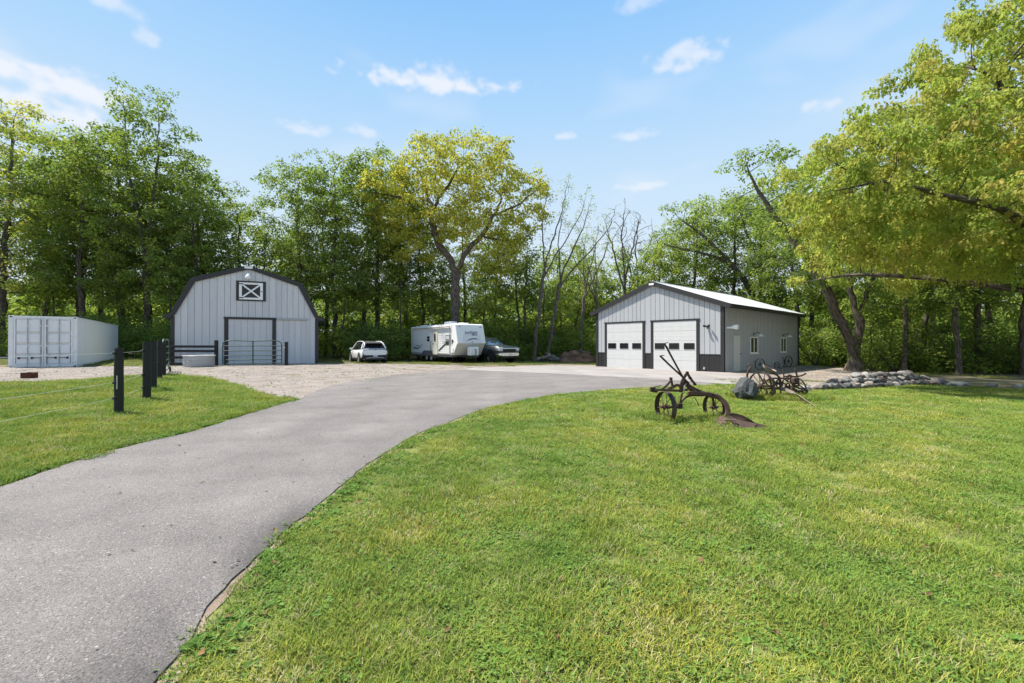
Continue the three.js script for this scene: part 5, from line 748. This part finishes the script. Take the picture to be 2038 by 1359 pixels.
{ // walking plow
  const g = thing('plow', 'rusty antique two-wheeled plow with long levers and moldboard on the lawn', 'plow', at(3.4, 8.6));
  spokeWheel(g, PL.wheelL[0], 0.295, 0.10, 10, -1.31, M.rust); spokeWheel(g, PL.wheelR[0], 0.285, 0.09, 10, -1.28, M.rust);
  mesh('beam', strip(PL.beam, 0.085, 0.045), M.rust, g); mesh('frame_bar', strip(PL.beam2, 0.06, 0.05), M.rust, g); mesh('crank_axle', tube(PL.axle, 0.024, 8, 40), M.rust, g);
  for (const [p, q] of [[PL.lever1, PL.h1], [PL.lever2, PL.h2]]) { const l = mesh('lever', strip(p, 0.032, 0.022), M.rustDark, g); mesh('grip', rod(q[0], q[1], 0.009), M.rustDark, l); }
  mesh('latch_rod', tube(PL.lever1b, 0.007), M.rustDark, g);
  mesh('hitch', [rbox(0.09, 0.09, 0.09, 0.015, ...PL.hitch[0]), rbox(0.06, 0.05, 0.12, 0.01, PL.hitch[0][0] + 0.05, PL.hitch[0][1] - 0.03, PL.hitch[0][2])], M.rustDark, g); mesh('hitch_rod', tube(PL.hitchrod, 0.008), M.rust, g);
  mesh('draft_bar', strip(PL.bar1, 0.035, 0.03), M.rust, g); mesh('upright', strip(PL.bar2, 0.04, 0.03), M.rust, g); mesh('cross_bar', strip(PL.bar3, 0.045, 0.04), M.rust, g); mesh('yoke', strip(PL.yoke, 0.05, 0.03), M.rust, g);
  mesh('quadrant', [strip(PL.up1, 0.05, 0.03), strip(PL.up2, 0.045, 0.025)], M.rust, g); mesh('lift_link', strip(PL.up3, 0.03, 0.02), M.rust, g); mesh('chain', tube(PL.chain, 0.01, 6), M.galv, g); mesh('drop_rod', tube(PL.rodA, 0.007), M.rustDark, g); mesh('brace', tube(PL.brace, 0.014), M.rust, g);
  mesh('bearing_block', rbox(0.1, 0.11, 0.09, 0.02, PL.axle[1][0], PL.axle[1][1] - 0.01, PL.axle[1][2]), M.rustDark, g);
  mesh('bolt', [PL.up1[2], PL.up2[1], PL.bar2[0], PL.up2[2]].map((p) => rbox(0.05, 0.05, 0.07, 0.015, ...p)), M.rustDark, g);
  // curved sheets from an outline with depth: fan of triangles thickened towards the back
  const sheetOf = (pts, th, bow) => { const c = pts.reduce((s, p) => [s[0] + p[0] / pts.length, s[1] + p[1] / pts.length, s[2] + p[2] / pts.length], [0, 0, 0]), ring = (k, z) => pts.map((p) => [lerp(c[0], p[0], k), lerp(c[1], p[1], k), lerp(c[2], p[2], k) + z - bow * (1 - k * k)]); return hull([ring(0.02, 0), ring(0.4, 0), ring(0.75, 0), ring(1, 0), ring(1, -th), ring(0.75, -th), ring(0.4, -th), ring(0.02, -th)], 0.6); };
  mesh('moldboard', sheetOf(PL.mold, 0.015, 0.05), M.rustDark, g); mesh('moldboard_extension', sheetOf(PL.ext, 0.012, 0.02), M.rustDark, g); mesh('share', sheetOf(PL.share, 0.02, 0.03), M.rust, g); mesh('landside', bar(PL.land[0], PL.land[1], 0.05, 0.02), M.rust, g); mesh('frog_bar', bar(PL.frogbar[0], PL.frogbar[1], 0.02, 0.03), M.rust, g); mesh('strut', bar(PL.strut[0], PL.strut[1], 0.015, 0.012), M.rust, g);
}
{ // horse-drawn mower with seat and tongue
  const g = thing('horse_mower', 'rusty antique horse-drawn implement with seat, spoked wheels and wooden tongue', 'implement', at(7.5, 12.4));
  spokeWheel(g, MW.wheelA[0], 0.4, 0.07, 12, -1.2, M.rust); spokeWheel(g, MW.wheelB[0], 0.385, 0.06, 12, -1.15, M.rust);
  mesh('axle', tube(MW.axle, 0.025), M.rust, g); mesh('tongue', strip(MW.tongue, 0.09, 0.06), M.oldWood, g); mesh('tongue_brace', strip(MW.tongue2, 0.03, 0.03), M.rustDark, g);
  mesh('seat_spring', strip(MW.seatpost, 0.045, 0.03), M.rust, g);
  { const s = MW.seat[0], b = new THREE.SphereGeometry(0.2, 20, 8, 0, 6.2832, 1.75, 1.39), seat = mesh('seat', b.scale(1.05, 0.7, 0.85).rotateZ(-0.42).rotateX(0.45).translate(s[0], s[1] + 0.1, s[2]), std([0.3, 0.25, 0.235], 0.8, { map: streak }), g); mesh('seat_rim', new THREE.TorusGeometry(0.197, 0.012, 6, 30).rotateX(Math.PI / 2).scale(1.05, 1, 0.85).rotateZ(-0.42).rotateX(0.45).translate(s[0], s[1] + 0.075, s[2]), M.rust, seat); }
  mesh('lever', strip(MW.lev1, 0.035, 0.025), M.oldWood, g); mesh('lever_grip', rod(...MW.lev1grip, 0.012), M.rustDark, g); mesh('sickle_arm', strip(MW.sickle, 0.045, 0.025), M.rust, g); mesh('lever', strip(MW.lev2, 0.04, 0.03), M.rust, g); mesh('lever', strip(MW.lev3, 0.04, 0.03), M.rust, g); mesh('lever', strip(MW.lev4, 0.025, 0.02), M.rust, g);
  mesh('frame_bar', strip(MW.frame1, 0.05, 0.045), M.rust, g); mesh('frame_bar', strip(MW.frame2, 0.045, 0.04), M.rust, g);
  for (let i = 0; i < 12; i++) mesh('tine', strip(MW['tine' + i], 0.032, 0.028), i % 3 ? M.rust : M.rustDark, g);
  for (const k of ['gear1', 'gear2']) mesh('gear', [new THREE.TorusGeometry(0.11, 0.018, 6, 20).rotateY(0.5).translate(...MW[k][0]), new THREE.CylinderGeometry(0.035, 0.035, 0.1, 10).rotateX(Math.PI / 2).translate(...MW[k][0]), ...[0, 1, 2].map((i) => rod([MW[k][0][0] - 0.1 * Math.cos(i * 1.05), MW[k][0][1] - 0.1 * Math.sin(i * 1.05), MW[k][0][2]], [MW[k][0][0] + 0.1 * Math.cos(i * 1.05), MW[k][0][1] + 0.1 * Math.sin(i * 1.05), MW[k][0][2]], 0.01))], M.rustDark, g);
  mesh('gear_case', rbox(0.2, 0.2, 0.22, 0.06, ...MW.box[0]), M.rust, g);
}
// wheels leaning on the garage wall
{ const gx = (x, z) => { const c = Math.cos(GAR.a), s = Math.sin(GAR.a); return [GAR.x + x * c + z * s, GAR.d + x * s - z * c]; };
  for (const [z, R, n, yaw, label] of [[4.15, 0.34, 12, 0.2, 'larger black iron wheel leaning on the garage under the near window'], [7.05, 0.2, 8, 0.3, 'smallest black iron wheel leaning on the garage between the windows'], [9.3, 0.38, 12, 0.45, 'black iron wheel leaning on the garage under the far window']]) { const [x, d] = gx(-0.36, z), t = thing('iron_wheel', label, 'wheel', at(x, d), yaw, 'old iron wheels by the garage'); spokeWheel(t, [0, R * 0.985, 0], R, 0.06, n, 0, M.black, 'wheel_body', 0.0); }
  const [x, d] = gx(-0.3, 8.6), t = thing('hand_pump', 'small black iron lever stand beside the far iron wheel', 'implement', at(x, d)); mesh('stand', [rod([0, 0, 0], [0, 0.5, 0], 0.03), rod([-0.12, 0.01, 0], [0.12, 0.01, 0], 0.03)], M.black, t); mesh('handle', tube([[0, 0.5, 0], [-0.06, 0.62, 0], [-0.16, 0.66, 0]], 0.016), M.black, t);
}
// ---------------------------------------------------------------- vehicles
function roadWheel(parent, x, y, z, R, w, rimMat) { const g = new THREE.Group(); g.name = 'wheel'; g.position.set(x, y, z); parent.add(g); mesh('tyre', new THREE.LatheGeometry([[R * 0.62, -w / 2], [R * 0.9, -w / 2], [R, -w * 0.36], [R, w * 0.36], [R * 0.9, w / 2], [R * 0.62, w / 2]].map((p) => new THREE.Vector2(...p)), 28).rotateX(Math.PI / 2), M.rubber, g);
  const s = Math.sign(z) || 1, rim = [new THREE.CylinderGeometry(R * 0.62, R * 0.62, w * 0.5, 24).rotateX(Math.PI / 2).translate(0, 0, 0)]; mesh('wheel_well', rim, M.black, g); const sp = [new THREE.TorusGeometry(R * 0.6, R * 0.045, 6, 28).translate(0, 0, s * w * 0.42), new THREE.CylinderGeometry(R * 0.15, R * 0.15, w * 0.2, 12).rotateX(Math.PI / 2).translate(0, 0, s * w * 0.36)]; for (let i = 0; i < 6; i++) { const a = (i / 6) * 6.2832; sp.push(bar([Math.cos(a) * R * 0.1, Math.sin(a) * R * 0.1, s * w * 0.36], [Math.cos(a) * R * 0.6, Math.sin(a) * R * 0.6, s * w * 0.4], R * 0.16, w * 0.1)); } mesh('rim', sp, rimMat, g); }
// ring for a car body station: x, bottom, top, half width low, half width at mid, half width at top
const ring = (x, y0, y1, wb, wm, wt, bend = 0) => { const h = y1 - y0, p = []; const half = [[0, y0], [wb * 0.8, y0], [wb, y0 + h * 0.12], [wm, y0 + h * 0.5], [lerp(wm, wt, 0.75), y0 + h * 0.86], [wt * 0.9, y1], [0, y1 + bend]]; for (const [z, y] of half) p.push([x, y, z]); for (const [z, y] of half.slice(1, -1).reverse()) p.push([x, y, -z]); return p; };
{ // white SUV seen from behind on its left
  const g = thing('suv', 'white electric SUV with black roof parked at the wood edge beside the barn', 'car', at(-11.0, 33.6), Math.atan2(0.85, -0.53)), white = new THREE.MeshPhysicalMaterial({ color: rgb(0.8, 0.81, 0.82), roughness: 0.35, clearcoat: 0.7, clearcoatRoughness: 0.1, side: THREE.DoubleSide });
  const silver = std([0.62, 0.63, 0.65], 0.35);
  mesh('body', hull([ring(-2.29, 0.62, 0.98, 0.72, 0.80, 0.76), ring(-2.2, 0.42, 1.08, 0.84, 0.90, 0.84), ring(-1.9, 0.34, 1.09, 0.9, 0.93, 0.86), ring(-1.2, 0.32, 1.05, 0.9, 0.925, 0.86), ring(0, 0.3, 1.0, 0.88, 0.92, 0.87), ring(1.0, 0.3, 1.0, 0.88, 0.92, 0.87), ring(1.6, 0.34, 0.95, 0.9, 0.92, 0.84, 0.03), ring(2.1, 0.4, 0.82, 0.82, 0.85, 0.76, 0.03), ring(2.29, 0.48, 0.68, 0.66, 0.7, 0.62)], 0.7), white, g);
  mesh('cabin_glass', hull([ring(-2.16, 1.04, 1.1, 0.76, 0.74, 0.7), ring(-1.9, 1.02, 1.42, 0.8, 0.74, 0.62), ring(-1.5, 1.0, 1.54, 0.83, 0.76, 0.62), ring(-0.3, 0.98, 1.585, 0.84, 0.78, 0.63), ring(0.35, 0.98, 1.54, 0.84, 0.78, 0.63), ring(0.95, 0.98, 1.28, 0.84, 0.79, 0.68), ring(1.4, 0.96, 1.02, 0.82, 0.8, 0.76)], 0.8), M.glass, g);
  mesh('roof', hull([ring(-1.95, 1.43, 1.46, 0.6, 0.62, 0.58, 0.02), ring(-1.5, 1.53, 1.58, 0.62, 0.64, 0.58, 0.03), ring(-0.3, 1.575, 1.62, 0.63, 0.66, 0.58, 0.03), ring(0.4, 1.53, 1.57, 0.63, 0.65, 0.58, 0.03)], 0.8), std([0.10, 0.10, 0.105], 0.25), g);
  for (const s of [-1, 1]) { mesh('roof_rail', tube([[0.75, 1.36, s * 0.7], [0.3, 1.55, s * 0.665], [-0.6, 1.605, s * 0.655], [-1.5, 1.56, s * 0.65], [-1.95, 1.4, s * 0.66], [-2.1, 1.15, s * 0.76]], 0.04, 6, 40), silver, g); mesh('rear_pillar', bar([-1.86, 1.05, s * 0.855], [-1.62, 1.46, s * 0.70], 0.34, 0.05), white, g); mesh('front_pillar', bar([1.3, 1.0, s * 0.83], [0.5, 1.5, s * 0.68], 0.07, 0.05), white, g); mesh('mirror', rbox(0.14, 0.13, 0.2, 0.04, 0.85, 1.06, s * 1.0), white, g);
    for (const x of [-1.38, 1.38]) { mesh('wheel_arch', new THREE.CylinderGeometry(0.42, 0.42, 0.12, 26).rotateX(Math.PI / 2).translate(x, 0.4, s * 0.885), M.black, g); roadWheel(g, x, 0.355, s * 0.85, 0.36, 0.24, M.galv); }
    mesh('sill', rbox(2.3, 0.16, 0.08, 0.03, 0, 0.34, s * 0.89), M.black, g); mesh('bumper_vent', plate([[0.42, 0.6], [0.86, 0.72], [0.86, 0.55], [0.5, 0.52]].map(([z, y]) => [s * z, y]), 0.05).rotateY(-Math.PI / 2).translate(-2.2, 0, 0), M.black, g); }
  mesh('light_bar', rbox(0.08, 0.085, 1.66, 0.02, -2.235, 1.0, 0), std([0.06, 0.008, 0.01], 0.2), g); mesh('badge', new THREE.TorusGeometry(0.06, 0.012, 6, 20).rotateY(Math.PI / 2).translate(-2.29, 1.0, 0), M.chrome, g); mesh('spoiler', rbox(0.34, 0.05, 1.16, 0.02, -1.96, 1.47, 0), M.black, g);
  mesh('rear_bumper', hull([ring(-2.33, 0.3, 0.6, 0.7, 0.78, 0.74), ring(-2.22, 0.26, 0.68, 0.8, 0.88, 0.86), ring(-1.85, 0.26, 0.5, 0.82, 0.9, 0.88)], 0.8), M.black, g); mesh('bumper_trim', tube([[-2.24, 0.3, -0.8], [-2.33, 0.42, -0.55], [-2.35, 0.43, 0], [-2.33, 0.42, 0.55], [-2.24, 0.3, 0.8]], 0.022, 6), M.chrome, g); mesh('number_plate', rbox(0.02, 0.13, 0.32, 0.005, -2.345, 0.58, 0, 1), std([0.55, 0.6, 0.68], 0.5), g);
}
const font = await new FontLoader().loadAsync('fonts/droid/droid_serif_regular.typeface.json');
{ // travel trailer, door side towards the camera
  const g = thing('travel_trailer', 'white travel trailer with dark swooshes parked before the yellow oak', 'trailer', at(-7.87, 39.7).map((v, i) => (i === 1 ? 0.0 : v)), Math.atan2(-0.803, 0.593)), w = 1.22, skin = std([0.80, 0.79, 0.78], 0.4), grey2 = std([0.36, 0.36, 0.36], 0.5), dk = std([0.05, 0.05, 0.06], 0.5);
  const prof = [[0, 0.62], [0, 2.9], [7.7, 2.93], [7.84, 2.86], [8.2, 1.5], [8.08, 1.42], [7.5, 0.62]];
  mesh('body', plate(prof, 2 * w - 0.04, 0.02).translate(0, 0, -w + 0.02), skin, g); mesh('skirt', plate([[0, 0.45], [0, 0.62], [7.5, 0.62], [7.35, 0.45]], 2 * w - 0.1).translate(0, 0, -w + 0.05), std([0.16, 0.16, 0.17], 0.6), g);
  mesh('nose_lower', plate([[7.52, 0.62], [7.53, 0.6], [8.115, 1.4], [8.095, 1.41]], 2 * w - 0.06).translate(0, 0, -w + 0.03), std([0.62, 0.62, 0.61], 0.5), g);
  const ribs = []; for (let y = 0.85; y < 2.8; y += 0.16) ribs.push(span(0.25, 7.2, y - 0.006, y + 0.006, w - 0.002, w + 0.008)); const rb = mesh('siding_rib', ribs, std([0.6, 0.6, 0.62], 0.5), g); rb.userData.kind = 'stuff';
  const nr = []; for (let y = 0.75; y < 1.4; y += 0.13) nr.push(box(0.02, 0.02, 2 * w - 0.1, 7.53 + (y - 0.62) * 0.745, y, 0)); mesh('nose_rib', nr, std([0.5, 0.5, 0.5], 0.5), g).userData.kind = 'stuff';
  mesh('corner_moulding', [span(0.0, 0.06, 0.62, 2.9, w, w + 0.02), span(7.2, 7.28, 0.62, 2.9, w, w + 0.02)], skin, g); mesh('belt_stripe', [span(0.05, 7.2, 0.66, 0.70, w + 0.008, w + 0.014), span(7.28, 7.5, 0.66, 0.70, w + 0.004, w + 0.012)], dk, g);
  { const a = new THREE.Group(); a.name = 'awning'; g.add(a); mesh('awning_roll', rod([0.3, 2.78, w + 0.1], [7.1, 2.78, w + 0.1], 0.06, 0.06, 12), std([0.7, 0.69, 0.7], 0.7), a); mesh('awning_arm', [span(0.34, 0.4, 0.75, 2.78, w + 0.03, w + 0.07), span(7.0, 7.06, 0.75, 2.78, w + 0.03, w + 0.07)], std([0.45, 0.45, 0.47], 0.4), a); }
  { const d = new THREE.Group(); d.name = 'entry_door'; g.add(d); mesh('door_slab', rbox(0.8, 1.95, 0.03, 0.012, 4.63, 1.58, w + 0.018), std([0.7, 0.66, 0.55], 0.5), d); mesh('door_pane', rbox(0.24, 0.62, 0.02, 0.008, 4.6, 1.95, w + 0.035), M.glass, d); mesh('door_handle', rbox(0.1, 0.1, 0.04, 0.01, 4.3, 1.45, w + 0.04), M.black, d); mesh('grab_rail', tube([[4.12, 1.7, w + 0.02], [3.95, 1.55, w + 0.09], [3.9, 1.25, w + 0.1], [3.95, 0.98, w + 0.09], [4.12, 0.85, w + 0.02]], 0.018), M.black, d); mesh('step', [span(4.3, 4.95, 0.34, 0.38, w - 0.2, w + 0.1)], M.black, d); }
  for (const [a, b, y0, y1] of [[3.1, 3.68, 1.62, 2.08], [6.4, 7.12, 1.38, 2.12]]) { const k = new THREE.Group(); k.name = 'window'; g.add(k); mesh('frame', [span(a, b, y0, y0 + 0.03, w + 0.01, w + 0.03), span(a, b, y1 - 0.03, y1, w + 0.01, w + 0.03), span(a, a + 0.03, y0 + 0.03, y1 - 0.03, w + 0.01, w + 0.03), span(b - 0.03, b, y0 + 0.03, y1 - 0.03, w + 0.01, w + 0.03), span(a + 0.03, b - 0.03, lerp(y0, y1, 0.48), lerp(y0, y1, 0.54), w + 0.01, w + 0.03)], a < 4 ? skin : M.black, k); mesh('pane', span(a + 0.03, b - 0.03, y0 + 0.03, lerp(y0, y1, 0.48), w + 0.01, w + 0.02), M.glass, k); mesh('pane', span(a + 0.03, b - 0.03, lerp(y0, y1, 0.54), y1 - 0.03, w + 0.01, w + 0.02), a < 4 ? M.glass : std([0.55, 0.57, 0.6], 0.3), k); }
  const swoosh = (pts, o = 0.003) => plate(pts, 0.006).translate(0, 0, w + 0.012 + o);
  mesh('swoosh_decal', swoosh([[5.1, 0.85], [5.35, 1.05], [6.2, 1.45], [7.15, 1.68], [7.15, 1.6], [6.3, 1.36], [5.5, 0.98]]), dk, g); mesh('swoosh_decal', swoosh([[5.8, 1.5], [6.4, 1.68], [7.15, 1.78], [7.15, 1.73], [6.5, 1.62]], 0.004), grey2, g); mesh('swoosh_decal', swoosh([[0.5, 1.18], [1.2, 1.1], [2.0, 1.25], [2.4, 1.4], [1.9, 1.2], [1.3, 1.02], [0.5, 1.06]], 0.003), dk, g); mesh('swoosh_decal', swoosh([[0.9, 1.35], [1.7, 1.3], [2.5, 1.45], [1.7, 1.25], [0.9, 1.28]], 0.005), grey2, g); mesh('bird_decal', swoosh([[7.3, 1.72], [7.45, 1.78], [7.62, 1.68], [7.45, 1.52], [7.32, 1.4], [7.36, 1.58]], 0.006), dk, g);
  const nose = (geo) => geo.rotateY(Math.PI / 2).rotateZ(0.259); // front face leans back by this angle
  const onNose = (y, z, out = 0.03) => [8.225 - (y - 1.5) * 0.265 + out, y, z];
  { const p = onNose(2.2, 0.55), t = new TextGeometry('Jayflight', { font, size: 0.2, depth: 0.006, curveSegments: 4 }); t.applyMatrix4(new THREE.Matrix4().makeShear(0, 0, 0.3, 0, 0, 0)); mesh('lettering', nose(t).translate(...p), dk, g); mesh('lettering_underline', nose(plate([[0, 0], [0.5, 0.02], [0.5, 0.07], [0, 0.05]], 0.006)).translate(...onNose(2.08, -0.05)), dk, g); mesh('emblem_panel', nose(rbox(1.5, 0.62, 0.02, 0.06, 0, 0, 0)).translate(...onNose(1.78, -0.05, 0.02)), std([0.7, 0.69, 0.68], 0.4), g); mesh('emblem_swoosh', nose(plate([[-0.55, -0.12], [-0.2, 0.06], [0.25, 0.12], [0.55, 0.02], [0.25, 0.05], [-0.15, 0.0]], 0.008)).translate(...onNose(1.76, -0.05, 0.04)), dk, g); }
  mesh('marker_light', [onNose(2.72, 0.9), onNose(2.72, -0.9), onNose(1.55, 0, 0.04)].map((p) => rbox(0.05, 0.05, 0.1, 0.01, ...p)), std([0.25, 0.08, 0.02], 0.4), g);
  mesh('air_conditioner', rbox(1.0, 0.32, 0.75, 0.1, 4.9, 3.07, 0, 3), M.white, g); mesh('roof_vent', [rbox(0.75, 0.16, 0.6, 0.06, 1.0, 2.98, 0.4), rbox(0.6, 0.12, 0.6, 0.05, 2.2, 2.97, 0.2), rbox(0.7, 0.14, 0.6, 0.06, 6.9, 2.99, 0)], M.white, g);
  for (const x of [2.75, 3.6]) for (const s of [-1, 1]) roadWheel(g, x, 0.33, s * 0.98, 0.335, 0.2, M.white); mesh('fender', plate([[2.2, 0.5], [2.3, 0.8], [2.6, 0.9], [3.8, 0.9], [4.05, 0.8], [4.12, 0.5]], 0.03).translate(0, 0, w - 0.0 + 0.002), std([0.10, 0.10, 0.11], 0.6), g);
  mesh('tongue', [bar([7.3, 0.5, 0.8], [9.0, 0.5, 0.05], 0.1, 0.08), bar([7.3, 0.5, -0.8], [9.0, 0.5, -0.05], 0.1, 0.08)], M.black, g); mesh('propane_cover', rbox(0.5, 0.66, 0.75, 0.07, 8.35, 0.9, 0.0, 3), M.white, g);
  mesh('tongue_jack', [rod([8.85, 0.03, 0.05], [8.85, 1.05, 0.05], 0.035), rod([8.85, 0.015, 0.05], [8.85, 0.03, 0.05], 0.1), rod([8.85, 1.05, 0.05], [8.85, 1.05, 0.25], 0.012)], M.black, g);
  for (const [x, z] of [[0.6, 0.95], [6.9, 0.9], [0.6, -0.95], [6.9, -0.9]]) mesh('stabiliser_jack', [bar([x - 0.25, 0.45, z], [x, 0.24, z], 0.035, 0.03), bar([x + 0.25, 0.45, z], [x, 0.24, z], 0.035, 0.03), bar([x - 0.25, 0.24, z], [x, 0.06, z], 0.035, 0.03), bar([x + 0.25, 0.24, z], [x, 0.06, z], 0.035, 0.03), span(x - 0.1, x + 0.1, 0.0, 0.06, z - 0.08, z + 0.08), bar([x - 0.28, 0.24, z], [x + 0.28, 0.24, z], 0.02, 0.02)], M.black, g);
  mesh('hatch_cover', [rbox(0.34, 0.4, 0.02, 0.02, 7.38, 0.98, w + 0.02)], skin, g); mesh('porch_light', rbox(0.1, 0.08, 0.05, 0.01, 4.05, 2.45, w + 0.03), std([0.3, 0.1, 0.05], 0.5), g);
}
{ // pickup
  const g = thing('pickup_truck', 'dark grey-green pickup truck parked nose out behind the travel trailer', 'truck', at(-2.25, 36.7), Math.atan2(-0.76, 0.65)), paint = new THREE.MeshPhysicalMaterial({ color: rgb(0.085, 0.10, 0.102), roughness: 0.35, metalness: 0.3, clearcoat: 0.8, clearcoatRoughness: 0.08, side: THREE.DoubleSide });
  g.scale.setScalar(1.06);
  mesh('body', hull([ring(-3.0, 0.7, 1.28, 0.92, 1.0, 0.96), ring(-2.9, 0.6, 1.32, 0.95, 1.02, 0.98), ring(0.9, 0.58, 1.3, 0.95, 1.02, 0.98), ring(1.3, 0.6, 1.32, 0.96, 1.02, 0.96, 0.02), ring(2.4, 0.62, 1.3, 0.96, 1.03, 0.92, 0.04), ring(2.85, 0.66, 1.24, 0.92, 1.0, 0.86, 0.04), ring(2.98, 0.7, 1.12, 0.86, 0.94, 0.84, 0.02)], 0.6), paint, g);
  mesh('windshield', hull([ring(0.53, 1.80, 1.85, 0.60, 0.62, 0.6), ring(0.56, 1.78, 1.86, 0.66, 0.66, 0.64), ring(1.2, 1.34, 1.42, 0.80, 0.80, 0.78), ring(1.24, 1.34, 1.38, 0.78, 0.78, 0.76)], 0.5), new THREE.MeshPhysicalMaterial({ color: rgb(0.5, 0.53, 0.55), roughness: 0.08, metalness: 0.9, side: THREE.DoubleSide }), g);
  mesh('hood_scoop', hull([ring(1.2, 1.3, 1.34, 0.5, 0.48, 0.4), ring(2.0, 1.3, 1.41, 0.5, 0.46, 0.36), ring(2.8, 1.22, 1.28, 0.42, 0.4, 0.34)], 0.6), paint, g);
  mesh('cab_glass', hull([ring(-1.5, 1.28, 1.75, 0.9, 0.82, 0.7), ring(-1.3, 1.27, 1.88, 0.92, 0.84, 0.7), ring(0.0, 1.26, 1.92, 0.93, 0.85, 0.72), ring(0.5, 1.26, 1.86, 0.93, 0.85, 0.72), ring(1.25, 1.28, 1.36, 0.92, 0.88, 0.84)], 0.7), M.carGlass, g);
  mesh('roof', hull([ring(-1.45, 1.8, 1.84, 0.72, 0.74, 0.66, 0.02), ring(-1.0, 1.88, 1.93, 0.73, 0.75, 0.66, 0.03), ring(0.1, 1.9, 1.95, 0.74, 0.76, 0.66, 0.03), ring(0.5, 1.85, 1.89, 0.73, 0.75, 0.66, 0.02)], 0.8), paint, g);
  for (const s of [-1, 1]) { mesh('pillar', [bar([1.22, 1.3, s * 0.9], [0.48, 1.86, s * 0.74], 0.07, 0.06), bar([-0.35, 1.28, s * 0.94], [-0.38, 1.88, s * 0.77], 0.1, 0.04), bar([-1.5, 1.28, s * 0.92], [-1.42, 1.84, s * 0.74], 0.14, 0.06)], paint, g); mesh('mirror', rbox(0.14, 0.26, 0.2, 0.04, 0.85, 1.38, s * 1.16), M.black, g); mesh('headlight', rbox(0.1, 0.2, 0.34, 0.03, 2.94, 1.05, s * 0.78), std([0.7, 0.72, 0.74], 0.15), g); for (const x of [-1.9, 2.0]) { mesh('wheel_arch', new THREE.CylinderGeometry(0.5, 0.5, 0.14, 26).rotateX(Math.PI / 2).translate(x, 0.52, s * 0.97), M.black, g); roadWheel(g, x, 0.415, s * 0.92, 0.42, 0.27, M.chrome); } mesh('door_handle', rbox(0.2, 0.04, 0.03, 0.01, 0.0, 1.12, s * 1.03), M.chrome, g); mesh('tow_hook', rbox(0.08, 0.06, 0.06, 0.02, 3.1, 0.55, s * 0.45), M.black, g); }
  mesh('grille', rbox(0.1, 0.3, 1.2, 0.03, 2.97, 0.98, 0), M.black, g); mesh('grille_bar', [rbox(0.06, 0.07, 1.62, 0.02, 3.0, 1.1, 0), rbox(0.08, 0.07, 0.2, 0.02, 3.03, 1.1, 0)], M.chrome, g);
  mesh('front_bumper', hull([ring(2.6, 0.52, 0.76, 0.98, 1.02, 1.0), ring(2.95, 0.52, 0.78, 0.96, 1.0, 0.98), ring(3.1, 0.56, 0.78, 0.8, 0.82, 0.8)], 0.8), M.chrome, g); mesh('air_dam', rbox(0.3, 0.16, 1.6, 0.05, 2.85, 0.44, 0), M.black, g); mesh('number_plate', rbox(0.02, 0.14, 0.3, 0.004, 3.115, 0.66, 0, 1), M.white, g); mesh('bed_wall', [span(-2.95, -1.6, 1.28, 1.42, 0.92, 1.0), span(-2.95, -1.6, 1.28, 1.42, -1.0, -0.92)], paint, g);
}
console.log('leaf sprays', sprayCount);
renderer.render(scene, camera);
